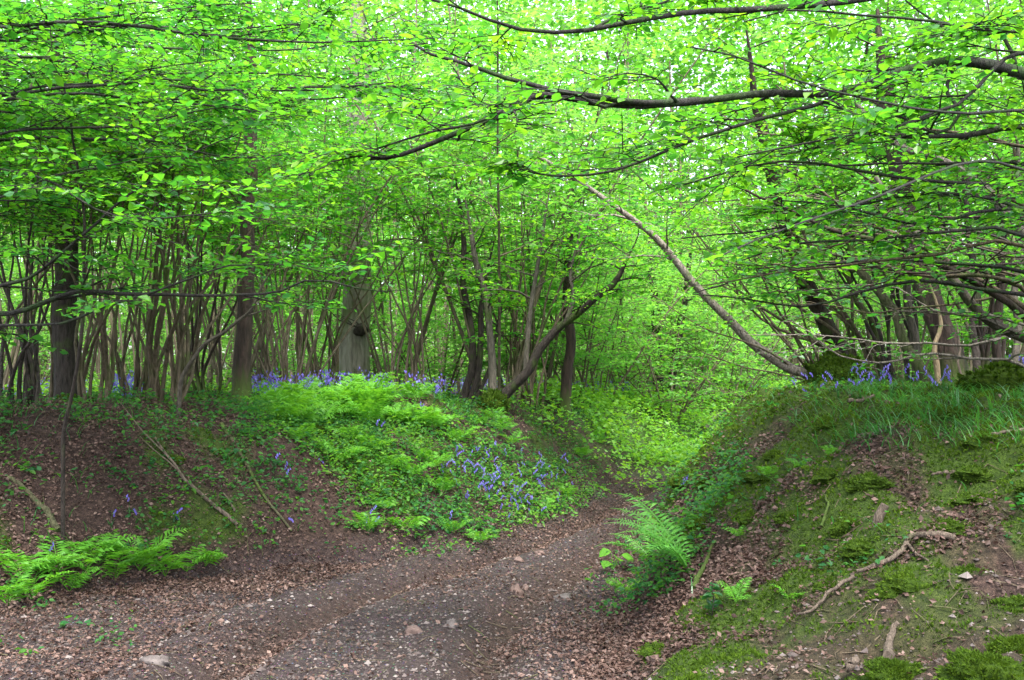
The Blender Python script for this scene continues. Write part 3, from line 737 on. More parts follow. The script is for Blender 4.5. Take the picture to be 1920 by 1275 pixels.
for q in range(11):
    y0 = 5 + q * 24 + R.uniform(-15, 15); x1 = R.uniform(480, 860); y1 = y0 + R.uniform(-60, 50); Yq = R.uniform(6.8, 9.4)
    pts = spline([lb2 + UP * .4, P(-140, y0 + 70, 7.8), P(60, y0 + R.normal(0, 14), Yq), P(250, y0 + .3 * (y1 - y0) + R.normal(0, 18), Yq), P(.5 * (250 + x1), y0 + .65 * (y1 - y0) + R.normal(0, 18), Yq), P(x1, y1, Yq)], 24, .02)
    LB.append(dict(part='bough', pts=pts, r=np.interp(np.linspace(0, 1, 24), [0, .5, 1], [.024, .014, .004]), sides=5, clothe=dict(lf=.22, nb=12, bl=(.5, 1.2), size=.072, ntw=6, Lt=.38, sp=.055, sub=2)))
add_tree('hazel_coppice', 'hazel outside the left edge with long level dark boughs reaching in', 'tree', LB, lb2, 'bark_twig', 'leaf_near')

# --- bank-top trees in the middle
st = [stem_px([(925,765,13),(950,740,13),(985,700,12.9),(1010,660,12.85),(1045,615,12.8),(1085,585,12.7),(1115,560,12.6),(1160,520,12.5),(1200,440,12.4)], (.075,.056,.045,.025), 22, .012, .15, 1.5, part='stem', bark='bark_dark', sides=11, rough=.1, clothe=cl(lf=.5, nb=10)),
      stem_px([(922,762,13.1),(925,700,13.2),(920,640,13.2),(912,560,13.3),(890,480,13.3),(870,350,13.3)], (.06,.05,.04,.02), 18, .012, .15, 1.4, part='stem', sides=9, rough=.08, clothe=cl(lf=.45, nb=10)),
      stem_px([(985,702,12.9),(990,640,12.9),(998,560,12.95),(1010,480,13),(1030,350,13)], (.035,.03,.02), 14, .012, None, 1, part='stem', sides=8, clothe=cl(lf=.35, nb=9)),
      stem_px([(1062,602,12.75),(1075,560,12.8),(1070,510,12.8),(1090,420,12.8)], (.03,.022,.012), 10, .012, None, 1, part='stem', sides=7, clothe=cl(lf=.35, nb=7))]
b = onground(926, 764, 13)
rt = add_tree('bank_tree', 'forked grey tree with one limb leaning right from a mossy foot on the left bank', 'tree', st, b, 'bark_grey', 'leaf_hazel')
W = MB(); c = b + [0, -.02, .05]; pts = lump(W, c, .17, .15, .17, 5, .4, mat=1); fuzz(W, pts, c, 900, .05); W.build('mossy_foot', [M['moss'], M['moss_core']], rt, b)
st = [stem_px([(868,748,14),(878,715,14),(886,680,14),(880,600,14),(868,520,14.1),(870,440,14.2),(850,300,14.2)], (.06,.05,.04,.02), 18, .012, .15, 1.4, part='stem', sides=9, clothe=cl(nb=9)),
      stem_px([(882,750,14),(896,700,14),(902,640,14),(905,560,14),(930,440,14)], (.05,.04,.02), 16, .012, .15, 1.3, part='stem', sides=8, clothe=cl(nb=8)),
      stem_px([(890,748,14),(915,700,14.1),(925,650,14.2),(960,500,14.3)], (.035,.025,.012), 14, .012, .15, 1.2, part='stem', sides=7, clothe=cl(nb=7))]
add_tree('curved_coppice', 'dark coppice with curved stems just behind and left of the forked bank tree', 'tree', st, onground(880, 748, 14), 'bark_dark', 'leaf_hazel')
trunk_tree('valley_edge_tree', 'brown upright trunk right of the forked bank tree where the bank drops', [(1058,765,15.2),(1062,700,15.2),(1068,620,15.2),(1062,540,15.2),(1068,440,15.2),(1078,330,15.2)], (.09,.075,.06,.035), 'bark_brown', flare=1.3, clo=cl(lf=.42, nb=11))
st = [stem_px([(1238,785,21.5),(1235,730,21.5),(1232,680,21.5),(1228,560,21.5),(1215,400,21.5)], (.12,.10,.06), 16, .015, .2, 1.3, part='trunk', sides=9, clothe=cl(lf=.35, nb=10, size=.08, bl=(.8, 1.6))),
      stem_px([(1252,790,21.5),(1258,730,21.5),(1268,660,21.5),(1285,560,21.4),(1300,430,21.3)], (.10,.08,.04), 16, .015, .2, 1.3, part='trunk', sides=9, clothe=cl(lf=.35, nb=10, size=.08, bl=(.8, 1.6)))]
add_tree('twin_tree', 'twin dark trunks standing in the green hollow beyond the bend', 'tree', st, onground(1245, 788, 21.5), 'bark_dark', 'leaf_far')

# ================================================================== background kinds, each built once then copied
def proto_hazel(h, nst, seed_dir, leaf, lite=True, nb=15, ntw=7, spread=.42, bark='bark_far', lf=.36, bl=(.8, 1.7), size=.09):
    W = MB(); A = Leaves()
    for k in range(nst):
        a = 6.283 * k / nst + R.uniform(-.4, .4); lean = R.uniform(.12, spread)
        base = np.array([math.cos(a), math.sin(a), 0]) * .14
        L = h * R.uniform(.75, 1.08)
        d = np.array([math.cos(a) * lean, math.sin(a) * lean, 1])
        pts = [base - UP * .15]; dd = nrm(d)
        for q in range(11):
            dd = nrm(dd + np.array([math.cos(a), math.sin(a), 0]) * .035 + R.normal(0, .035, 3))
            pts.append(pts[-1] + dd * L / 11)
        pts = np.array(pts); r = np.linspace(R.uniform(.015, .032), .005, len(pts))
        tube(W, pts, r, 6)
        clothe(W, A, pts, r, lf=lf, nb=nb, bl=bl, size=size, ntw=ntw, Lt=.5, sp=.075, sub=2, tubes=False, jit=.45)
    root = empty('hazel_coppice', (0, 0, -50))
    W.build('trunk', M[bark], root); A.build('crown', M[leaf], root, lite=lite)
    return root

def proto_pole(h, r, nb, lf, leaf='leaf_far', bark='bark_far', bl=(.6, 1.3), size=.09, name='pole_tree'):
    W = MB(); A = Leaves()
    d = nrm(np.array([R.normal(0, .06), R.normal(0, .06), 1])); pts = [np.array([0, 0, -.2])]
    for q in range(14):
        d = nrm(d + R.normal(0, .03, 3) + UP * .02); pts.append(pts[-1] + d * h / 14)
    pts = np.array(pts); rr = np.linspace(r, r * .3, 15)
    tube(W, pts, rr, 7, .06)
    clothe(W, A, pts, rr, lf=lf, nb=nb, bl=bl, size=size, ntw=6, Lt=.5, sp=.085, sub=2, tubes=False, jit=.45)
    root = empty(name, (0, 0, -50))
    W.build('trunk', M[bark], root); A.build('crown', M[leaf], root, lite=True)
    return root

def proto_shrub(h, n, leaf, size=.075):
    W = MB(); A = Leaves()
    for k in range(n):
        a = R.uniform(0, 6.283); d = np.array([math.cos(a) * R.uniform(.2, .8), math.sin(a) * R.uniform(.2, .8), 1])
        pts = arc((math.cos(a) * .12, math.sin(a) * .12, -.1), d, h * R.uniform(.7, 1.1), 8, .03, .07)
        r = np.linspace(.018, .004, 9); tube(W, pts, r, 5)
        clothe(W, A, pts, r, lf=.1, nb=10, bl=(.4, .9), size=size, ntw=5, Lt=.42, sp=.075, sub=1, tubes=False, jit=.5)
    root = empty('leafy_shrub', (0, 0, -50))
    W.build('trunk', M['bark_far'], root); A.build('crown', M[leaf], root, lite=True)
    return root

hazels = [proto_hazel(6.5, 9, 0, 'leaf_hazel'), proto_hazel(7.2, 8, 0, 'leaf_far'), proto_hazel(6.0, 11, 0, 'leaf_hazel', spread=.55), proto_hazel(7.5, 7, 0, 'leaf_far', spread=.3)]
poles = [proto_pole(9, .06, 22, .38, bl=(.8, 1.8)), proto_pole(10, .075, 26, .34, bl=(.8, 1.9)), proto_pole(8, .045, 20, .40, bl=(.7, 1.5)), proto_pole(11, .09, 26, .34, bl=(.9, 2))]
polesb = [proto_pole(9, .04, 7, .55, bl=(.7, 1.5)), proto_pole(10, .05, 7, .6, bl=(.7, 1.6)), proto_pole(8, .035, 7, .55, bl=(.6, 1.3))]
talls = [proto_pole(15, .17, 40, .26, 'leaf_hazel', 'bark_oak', (1.4, 3.2), .12, 'tall_tree'), proto_pole(16, .2, 44, .24, 'leaf_far', 'bark_dark', (1.5, 3.4), .10, 'tall_tree')]
shrubs = [proto_shrub(3.2, 9, 'leaf_shrub'), proto_shrub(2.4, 9, 'leaf_shrub'), proto_shrub(4.2, 10, 'leaf_shrub')]
PROTO = hazels + polesb + poles + talls + shrubs

LM = [(125, 'the dark thick trunk'), (455, 'the mossy-footed trunk'), (668, 'the burled oak'), (928, 'the forked bank tree'), (1245, 'the twin trunks'), (1545, 'the mossy stump'), (1785, 'the split trunk')]
ORD = 'first second third fourth fifth sixth seventh eighth ninth tenth eleventh twelfth thirteenth fourteenth fifteenth sixteenth seventeenth eighteenth nineteenth twentieth'.split()
ORD += [f'twenty-{o}' for o in ORD[:9]] + ['thirtieth'] + [f'thirty-{o}' for o in ORD[:9]] + ['fortieth'] + [f'forty-{o}' for o in ORD[:9]] + ['fiftieth'] + [f'fifty-{o}' for o in ORD[:9]]
def name_by_landmark(items, look):
    """items: (object, px). label each by its order to the right of a landmark"""
    cnt = {}
    for o, px in sorted(items, key=lambda q: q[1]):
        lm = None
        for x, nm in LM:
            if px >= x: lm = nm
        key = lm
        cnt[key] = cnt.get(key, 0) + 1
        w = ORD[cnt[key] - 1]
        o['label'] = f'{look}, {w} to the right of {lm}' if lm else f'{look}, {w} from the left edge'

FIRST = {}
def place(proto, x, y, s, rz=None, group=None, cat='tree', tilt=None):
    z = float(ground_z(x, y))
    rz = R.uniform(0, 6.28) if rz is None else rz
    if proto.name not in FIRST:
        FIRST[proto.name] = 1; o = proto
        o.location = (x, y, z); o.rotation_euler = (0, 0, rz); o.scale = (s, s, s)
    else:
        o = dup(proto, (x, y, z), rz, s)
    return tag(o, None, cat, group)

def free(x, y, m=.4):
    tl, tr = ramps(np.array([x]), np.array([y]))
    return tl[0] > .9 or tr[0] > .9

taken = []
def scatter(n, ylo, yhi, protos, smin, smax, sep, group, look, cat='tree', pxr=(-250, 2170), test=None):
    got = []; tries = 0
    while len(got) < n and tries < 20000:
        tries += 1
        y = math.sqrt(R.uniform(ylo ** 2, yhi ** 2)); px = R.uniform(*pxr); x = (px - 960) / F * y
        if test is None:
            if not free(x, y): continue
        elif not test(x, y, px): continue
        if 4.2 < x < 14 and 14.5 < y < 31 and not (px < 1400 and cat == 'shrub'): continue
        if any((x - a) ** 2 + (y - b) ** 2 < ((sep + c) / 2) ** 2 for a, b, c in taken): continue
        taken.append((x, y, sep))
        got.append((place(protos[R.integers(len(protos))], x, y, R.uniform(smin, smax), group=group, cat=cat), px))
    name_by_landmark(got, look)
    return len(got)

lowh = [proto_hazel(4.6, 9, 0, 'leaf_shrub', lf=.12, spread=.6, nb=14, bl=(.5, 1.2)), proto_hazel(5.2, 8, 0, 'leaf_far', lf=.15, spread=.5, nb=14, bl=(.5, 1.3))]
PROTO += lowh
fixed = []
for px_, Y_, sc_ in ((540,13.6,.95),(745,16.5,1.0),(-130,10.5,.9),(1010,17.2,1.05),(620,20,1.1),(1640,14,.95),(1880,13.2,.9),(2010,11.5,.9)):
    x_ = (px_ - 960) / F * Y_; taken.append((x_, Y_, 1.4)); fixed.append((place(hazels[R.integers(4)], x_, Y_, sc_, group='hazel coppices close behind the rims', cat='tree'), px_))
name_by_landmark(fixed, 'full hazel coppice near the rim')
fixed = []
for px_, Y_, sc_ in ((1120,18.5,.9),(1180,20.5,.95),(1310,23,1.0),(1080,17,.75),(960,18,.8),(820,18.5,.75),(1260,26,1.1),(720,21,.8),(560,23,.8)):
    x_ = (px_ - 960) / F * Y_; taken.append((x_, Y_, 1.2)); fixed.append((place(lowh[R.integers(2)], x_, Y_, sc_, group='low leafy hazels', cat='tree'), px_))
name_by_landmark(fixed, 'low hazel bush, leafy to the ground')
for x_, y_, s_, lab in ((3.4, -1.2, .85, 'unseen tall tree added to shade the right bank'), (-4.6, .6, .85, 'unseen tall tree added to shade the near path'), (.2, -4.2, .9, 'unseen tall tree added behind the viewer to shade the track'), (-8.6, -.5, .9, 'unseen tall tree added past the left edge to shade the left bank'), (7.6, 2.2, .85, 'unseen tall tree added past the right edge to shade the mound')):  # unseen trees added around the camera to shade the foreground
    o_ = place(talls[0], x_, y_, s_, group='tall trees in the wood'); o_['label'] = lab; taken.append((x_, y_, 3))
n1 = scatter(8, 13.5, 20, hazels, .85, 1.1, 2.0, 'hazel coppices in the nearer wood', 'leafy hazel coppice in the nearer wood')
n2 = scatter(52, 31, 47, hazels, .9, 1.25, 2.4, 'hazel coppices in the deeper wood', 'distant hazel deep in the wood')
n3 = scatter(34, 15, 26, polesb, .7, 1.0, .9, 'slim trees behind the banks', 'slim pole tree behind the bank')
n4 = scatter(70, 31, 48, poles, .8, 1.2, 1.0, 'slim trees deep in the wood', 'thin distant tree deep in the wood')
n4b = scatter(52, 21, 34, polesb, .8, 1.2, .9, 'bare poles in the glade', 'thin bare pole in bright glade')
n5 = scatter(20, 36, 52, talls, .9, 1.2, 3.5, 'tall trees in the wood', 'tall tree rising above the coppice')
n7 = scatter(60, 21, 46, shrubs, .8, 1.3, 1.6, 'shrubs deep in the wood', 'low green shrub in deep wood', 'shrub')
def valley(x, y, px):
    tl, tr = ramps(np.array([x]), np.array([y])); return 0.45 < tl[0] <= 1 and tr[0] <= 0 and 1040 < px
n6 = scatter(24, 17.5, 28, shrubs, .7, 1.1, 1.1, 'leafy shrubs round the green hollow', 'leafy shrub by the hollow', 'shrub', (1060, 1480), valley)
print('scattered', n1, n2, n3, n4, n5, n6)
for p in PROTO:
    if p.name not in FIRST:
        for c in list(p.children): bpy.data.objects.remove(c)
        bpy.data.objects.remove(p)

# ---- the far wood that reads as one mass: leaf clouds and trunks in a deep belt
A = Leaves(); W = MB()
N = 170000
ang = R.uniform(-.66, .66, N); rad = np.sqrt(R.uniform(48 ** 2, 66 ** 2, N))
x = np.sin(ang) * rad; y = np.cos(ang) * rad; z = R.uniform(0.3, 27, N)
dens = fbm(x * .25 + z * .2, z * .3 + y * .2, 91, 3)
k = dens > .27
p = np.stack([x, y, z + 1.2], 1)[k]; n_ = len(p)
leaf_mesh(W, p, R.normal(0, 1, (n_, 3)) * [1, 1, .4], UP + R.normal(0, .5, (n_, 3)), R.uniform(.25, .5, n_), True, .8, 1)
for q in range(170):
    a = R.uniform(-.62, .62); r_ = R.uniform(48, 62); b = np.array([math.sin(a) * r_, math.cos(a) * r_, 1.0])
    tube(W, arc(b, (R.normal(0, .05), 0, 1), R.uniform(10, 20), 5, 0, .03), np.linspace(R.uniform(.06, .16), .04, 6), 5)
tag(W.build('distant_woods', [M['bark_far'], M['leaf_far']], smooth=False), 'distant mass of green woodland filling the far background', 'woodland', kind='stuff')

# ================================================================== scatter on the ground
def cand(n, x0, x1, y0, y1, power=1.6):
    """random ground points, denser near the camera"""
    u = R.uniform(0, 1, n)
    y = (y0 ** (1 - power) + u * (y1 ** (1 - power) - y0 ** (1 - power))) ** (1 / (1 - power)) if power != 1 else y0 * (y1 / y0) ** u
    half = .62
    x = R.uniform(-1, 1, n) * (half * y + 1.2)
    k = (x > x0) & (x < x1)
    x, y = x[k], y[k]; z = ground_z(x, y)
    px, py = proj(x, y, z); tl, tr = ramps(x, y)
    return x, y, z, px, py, tl, tr

def slope_n(x, y):
    e = .03
    gx = (ground_z(x + e, y) - ground_z(x - e, y)) / (2 * e); gy = (ground_z(x, y + e) - ground_z(x, y - e)) / (2 * e)
    return nrm(np.stack([-gx, -gy, np.ones_like(gx)], 1))

HERB = [(480,765),(840,775),(1000,805),(1100,880),(1135,935),(1080,965),(960,1015),(850,1055),(680,1060),(575,1035),(500,930),(430,820)]

# leaf litter
c1 = cand(190000, -14, 10, 2.4, 24, 1.5); c2 = cand(500000, -9, 7, 5, 15, .6)
x, y, z, px, py, tl, tr = [np.concatenate(q) for q in zip(c1, c2)]
d = .55 * (tr > 0) + .75 * (tl > 0) + .05
d = d + .45 * ((tl + tr) < .22) * ((tl + tr) > .0)
d = np.where((tl + tr) == 0, .03 + .12 * sstep(.5, .7, fbm(x * 1.3, y * 1.3, 101, 3)) + .85 * np.exp(-np.abs(x - ip(LF, y)) / .55) + .8 * np.exp(-np.abs(x - ip(RF, y)) / .25), d)
d = d + .35 * ((tl + tr) == 0) * (segdist(x, y, RUTS[0]) > .55) * (x < ip(np.stack([RUTS[0][:, 1], RUTS[0][:, 0]], 1), y))
d = d * (.45 + .9 * sstep(.35, .65, fbm(x * 1.8, y * 1.8, 103, 3)))
d = np.where((tr > .02) & (tr < .40) & (y > 5.8), d * 1.7 + .12, d)
bare = sstep(5.6, 4.4, y) * sstep(.9, 1.5, x)
d = d * (1 - .5 * bare)
d = d * (1 - .92 * moss_mask(x, y))
d = np.where(inpoly(px, py, HERB), d * .5, d)
k = R.uniform(0, 1, len(x)) < d
x, y, z = x[k], y[k], z[k]; n_ = len(x)
sn = slope_n(x, y)
W = MB(); leaf_mesh(W, np.stack([x, y, z], 1) + sn * R.uniform(.004, .03, (n_, 1)), R.normal(0, 1, (n_, 3)) * [1, 1, .35], sn + R.normal(0, .45, (n_, 3)), R.uniform(.012, .046, n_) * R.uniform(.6, 1, n_), True, .62)
tag(W.build('leaf_litter', M['litter'], smooth=False), 'brown fallen leaves strewn over the banks and the path edges', 'leaf litter', kind='stuff')
print('litter', n_)

# path grit
x, y, z, px, py, tl, tr = cand(80000, -8, 6, 2.4, 15, 1.3)
k = ((tl + tr < .1) | ((tr > 0) & (y < 5.6) & (R.uniform(0, 1, len(x)) < .5))) & (R.uniform(0, 1, len(x)) < .85); x, y, z = x[k], y[k], z[k]; n_ = len(x)
s = R.lognormal(-5.05, .5, n_)
T = np.array([(1,0,0),(0,1,0),(-1,0,0),(0,-1,0),(0,0,.7),(0,0,-.6)])
fr = R.uniform(.6, 1.4, (n_, 6, 3)) * T[None] * s[:, None, None]
a = R.uniform(0, 6.28, n_); ca, sa = np.cos(a)[:, None], np.sin(a)[:, None]
V = np.stack([fr[..., 0] * ca - fr[..., 1] * sa, fr[..., 0] * sa + fr[..., 1] * ca, fr[..., 2]], -1) + np.stack([x, y, z + s * .15], 1)[:, None]
b = np.arange(n_)[:, None] * 6
fs = np.concatenate([b + np.array(q) for q in ((0,1,4),(1,2,4),(2,3,4),(3,0,4),(1,0,5),(2,1,5),(3,2,5),(0,3,5))])
W = MB(); W.add(V, fs); tag(W.build('gravel', M['grit'], smooth=False), 'small stones and grit in the dirt of the path', 'gravel', kind='stuff')

x, y, z, px, py, tl, tr = cand(5200, -9, 7, 2.6, 14, 1.3)
k = R.uniform(0, 1, len(x)) < np.where(tl + tr > .02, .5, .22); W = MB()
for x_, y_, z_ in zip(x[k], y[k], z[k]):
    a = R.uniform(0, 6.28); L = R.uniform(.04, .2); b2 = (x_ + math.cos(a) * L, y_ + math.sin(a) * L)
    m2 = (x_ + math.cos(a + R.normal(0, .3)) * L * .5, y_ + math.sin(a + R.normal(0, .3)) * L * .5)
    r_ = R.uniform(.0015, .004)
    tube(W, [(x_, y_, z_ + .008), (m2[0], m2[1], float(ground_z(*m2)) + .014), (b2[0], b2[1], float(ground_z(*b2)) + .008)], [r_, r_, r_ * .6], 4)
tag(W.build('twig_litter', M['bark_hazel']), 'small broken twigs lying on the banks and the path', 'twigs', kind='stuff')

# herbs on the left bank, path edges and the plateau
def rosette(W, x, y, z, h, l, nl, width=.6, mat=0, lite=False):
    n = len(x); 
    for q in range(nl):
        a = R.uniform(0, 6.283, n); r_ = R.uniform(.1, 1, n) * h * .7
        p = np.stack([x + np.cos(a) * r_, y + np.sin(a) * r_, z + h * R.uniform(.25, 1, n)], 1)
        d = np.stack([np.cos(a), np.sin(a), R.normal(-.15, .35, n)], 1)
        leaf_mesh(W, p, d, UP + R.normal(0, .4, (n, 3)), l * R.uniform(.6, 1.25, n), lite, width, mat)

x, y, z, px, py, tl, tr = cand(130000, -14, 9, 3, 20, 1.1)
zone = inpoly(px, py, HERB)
nz = fbm(x * 1.7, y * 1.7, 111, 3)
d = np.where(zone, .65 * sstep(.28, .50, nz) + .22, 0)
d = np.where((~zone) & (tl > .08), .60 * sstep(.38, .58, nz) + .06, d)
d = np.where((px > 1500) & (py > 1000), 0, d)
d = np.where((tr > .05) & (py < 1080), .08 * sstep(.46, .66, nz) + .03 * sstep(8, 9.5, y), np.where(tr > .05, d * .35 * (y > 4.6), d))
foot = inpoly(px, py, [(1120,1190),(1090,1160),(1140,1080),(1190,980),(1260,900),(1400,830),(1400,900),(1330,990),(1300,1080),(1250,1130)])
d = np.where(foot, np.where(y < 9.3, .6, .75), d)
d = np.where((px < 250) & (py > 1040) & (py < 1240) & (tl > -.1), np.maximum(d, .35 * sstep(.4, .6, nz)), d)
d = np.where((tl + tr) < .04, d * .12, d)
d = np.where((~zone) & (tl > .02) & (y > 2), d * np.interp(px, [150, 430, 520], [.40, .55, 1]), d)
k = R.uniform(0, 1, len(x)) < d
x, y, z, px = x[k], y[k], z[k], px[k]; W = MB()
rosette(W, x, y, z, R.uniform(.04, .2, len(x)) * np.where(y < 6, .6, 1), R.uniform(.022, .055, len(x)), 5, .6, 0)
print('herb', len(x))
tag(W.build('ground_cover', M['herb'], smooth=False), 'low leafy herbs covering the banks', 'ground cover', kind='stuff')

x, y, z, px, py, tl, tr = cand(60000, -6, 4, 7, 17, .8)
lush = inpoly(px, py, [(500,750),(840,770),(960,860),(1100,890),(1140,935),(1090,965),(960,1010),(860,1040),(760,1030),(640,940),(560,840),(480,790)])
k = R.uniform(0, 1, len(x)) < np.where(lush, .27 * sstep(.30, .52, fbm(x * 1.3, y * 1.3, 117, 3)) + .06, 0)
W = MB(); rosette(W, x[k], y[k], z[k], R.uniform(.08, .26, k.sum()), R.uniform(.025, .06, k.sum()), 6, .6, 0)
tag(W.build('bank_foliage', M['bank_leaf'], smooth=False), 'fresh green leafy growth spilling down the left bank below the ferns', 'foliage', kind='stuff')

# bright undergrowth in the hollow past the bend, and green floor of the far wood
x, y, z, px, py, tl, tr = cand(60000, -40, 30, 13, 46, 1.3)
nz = fbm(x * .8, y * .8, 121, 3)
d = np.where((x > ip(LR, y) - .6) & (tr < .4) & (y > 15.3 + (nz - .5) * 3), .95, .16 * sstep(.4, .6, nz))
k = R.uniform(0, 1, len(x)) < d
x, y, z = x[k], y[k], z[k]; W = MB()
rosette(W, x, y, z, R.uniform(.12, .42, len(x)), R.uniform(.05, .10, len(x)), 6, .7, 0, True)
tag(W.build('undergrowth', M['bramble'], smooth=False), 'bright green undergrowth filling the hollow past the bend', 'undergrowth', kind='stuff')
print('undergrowth', len(x))

# moss tufts
x, y, z, px, py, tl, tr = cand(640000, -10, 8, 2.6, 14, 1.7)
mk = moss_mask(x, y)
k = R.uniform(0, 1, len(x)) < np.clip(mk * 1.1 - .15, 0, 1) * (.25 + .75 * sstep(.35, .6, fbm(x * 7, y * 7, 47, 2)))
x, y, z = x[k], y[k], z[k]; n_ = len(x)
z = z + mk[k] * .06 * (fbm(x * 7, y * 7, 47, 2) - .3)
W = MB(); sn = slope_n(x, y)
hh = R.uniform(.010, .030, n_) * np.interp(y, [3, 7, 9], [.45, .8, 1]) * (1 + .8 * fbm(x * 9, y * 9, 131, 2))
leaf_mesh(W, np.stack([x, y, z - .004], 1), sn + R.normal(0, .5, (n_, 3)), R.normal(0, 1, (n_, 3)), hh, True, .55)
cand_i = [i for i in R.permutation(len(x))[:4000] if x[i] > .8 or R.uniform() < .25]
put = []
for i in cand_i:
    if len(put) >= 130: break
    if y[i] < 3.8 or y[i] > 11 or any((x[i] - a) ** 2 + (y[i] - b) ** 2 < .05 for a, b in put): continue
    put.append((x[i], y[i])); rr = R.uniform(.05, .13)
    c_ = np.array([x[i], y[i], float(ground_z(x[i], y[i])) - rr * .12]); lp = lump(W, c_, rr, rr * R.uniform(.6, 1), rr * .42, int(i), .7, 18, 12, 1)
    fuzz(W, lp, c_, int(150000 * rr * rr), .017)
tag(W.build('moss', [M['moss'], M['moss_core']], smooth=False), 'olive green moss cushions on the banks', 'moss', kind='stuff')
print('moss', n_)

# grass on the mound
def blades(W, x, y, z, L, lean, az, w, mat=0, seg=4):
    n = len(x); t = np.linspace(0, 1, seg + 1)
    dx, dy = np.cos(az), np.sin(az); sx, sy = -dy, dx
    V = np.zeros((n, (seg + 1) * 2, 3))
    for i, s in enumerate(t):
        out = L * lean * s ** 1.7; up = L * (s - .42 * lean * s ** 2.4)
        ww = w * (1 - s ** 1.5) + .0006
        cxp, cyp, czp = x + dx * out, y + dy * out, z + up
        V[:, 2 * i] = np.stack([cxp - sx * ww, cyp - sy * ww, czp], 1); V[:, 2 * i + 1] = np.stack([cxp + sx * ww, cyp + sy * ww, czp + .0], 1)
    b = np.arange(n)[:, None] * ((seg + 1) * 2)
    f = np.concatenate([b + np.array([2 * i, 2 * i + 1, 2 * i + 3, 2 * i + 2]) for i in range(seg)])
    W.add(V, f, mat)
x, y, z, px, py, tl, tr = cand(60000, .5, 8, 5.2, 13, 1.2)
g = inpoly(px, py, [(1480,790),(1600,735),(1930,725),(2100,740),(2100,830),(1900,850),(1760,850),(1640,850),(1540,850)])
d = np.where(g, .5 * sstep(.30, .5, fbm(x * 1.4, y * 1.4, 141, 3)), .01 * (tr > .1))
k = R.uniform(0, 1, len(x)) < d; x, y, z = x[k], y[k], z[k]; n_ = len(x)
W = MB(); blades(W, x, y, z - .01, R.uniform(.10, .25, n_), R.uniform(.6, 1.4, n_), R.normal(3.6, 1.3, n_), R.uniform(.0025, .005, n_))
x, y, z, px, py, tl, tr = cand(40000, -8, 3, 5, 14, 1.2)
cl_ = sstep(.6, .72, fbm(x * 1.1, y * 1.1, 143, 3)) * (tl > .05)
k = R.uniform(0, 1, len(x)) < cl_ * .35; x, y, z = x[k], y[k], z[k]; m_ = len(x)
blades(W, x, y, z - .01, R.uniform(.10, .26, m_), R.uniform(.5, 1.2, m_), R.normal(-.6, 1.2, m_), R.uniform(.0025, .0045, m_))
tag(W.build('grass', M['grass'], smooth=False), 'arching green grass on the mound top and left bank', 'grass', kind='stuff')
print('grass', n_, m_)

# ================================================================== ferns
def frond_mesh(L, npair, wmax, rise, detail, mat, name='frond'):
    W = MB(); s = np.linspace(0, 1, 14)
    ax = np.stack([L * .85 * s, np.zeros(14), L * (rise * s - rise * .62 * s ** 2.2)], 1)
    tube(W, ax, np.linspace(.005, .001, 14) * (L / .6), 4)
    Pp, D, Nn, Ls = [], [], [], []
    for i in range(npair):
        t = .10 + .9 * (i + .5) / npair
        f = t * 13; k = min(int(f), 12); a = f - k
        p = ax[k] * (1 - a) + ax[k + 1] * a; d = nrm(ax[k + 1] - ax[k])
        nn = nrm(np.cross(d, [0, 1, 0]) * -1); nn = nn if nn[2] > 0 else -nn
        pl = wmax * L * (math.sin(math.pi * min(1, t * .92 + .12)) ** .8 * (1 - t * .35) + .04)
        for sgn in (-1, 1):
            pd = nrm(np.array([0, sgn, 0]) + d * .35 + nn * R.normal(-.05, .10))
            if detail:
                m = max(3, int(pl / (.0125 * L / .6)))
                for q in range(m):
                    u = (q + .5) / m; pq = p + pd * pl * u - nn * .12 * pl * u * u
                    ll = (.16 * pl * (1 - u * .8) + .004) if wmax > .3 else (.020 * (1 - u * .7) + .004)
                    for g in (-1, 1):
                        Pp.append(pq); D.append(nrm(d * g * .9 + pd * .55)); Nn.append(nn + R.normal(0, .12, 3)); Ls.append(ll)
            else:
                Pp.append(p); D.append(pd); Nn.append(nn + R.normal(0, .15, 3)); Ls.append(pl)
    leaf_mesh(W, np.array(Pp), np.array(D), np.array(Nn), np.array(Ls), not detail, .46 if detail else .17)
    return W.mesh(name, M[mat], smooth=False)

FR = {('big', k): frond_mesh(.78, 26, .16, .8, False, 'fern_dark') for k in range(2)}
FR.update({('near', k): frond_mesh(.46, 17, .34, .85, False, 'fern') for k in range(3)})
FR.update({('far', k): frond_mesh(.42, 18, .36, .85, False, 'fern') for k in range(3)})

def fern(loc, kind, nf, label, sc=1.0, group=None, azs=None, spread=.5):
    r = empty('fern', loc, label, 'fern', group)
    vs = [m for (k, _), m in FR.items() if k == kind]
    a0 = R.uniform(0, 6.28)
    for i in range(nf):
        o = bpy.data.objects.new('frond', vs[i % len(vs)]); COL.objects.link(o); o.parent = r
        az = azs[i] if azs is not None else a0 + 6.283 * i / nf + R.normal(0, .3)
        o.rotation_euler = (R.normal(0, .15), -R.uniform(-.1, spread), az)
        s = sc * R.uniform(.75, 1.15); o.scale = (s, s, s)
    return r

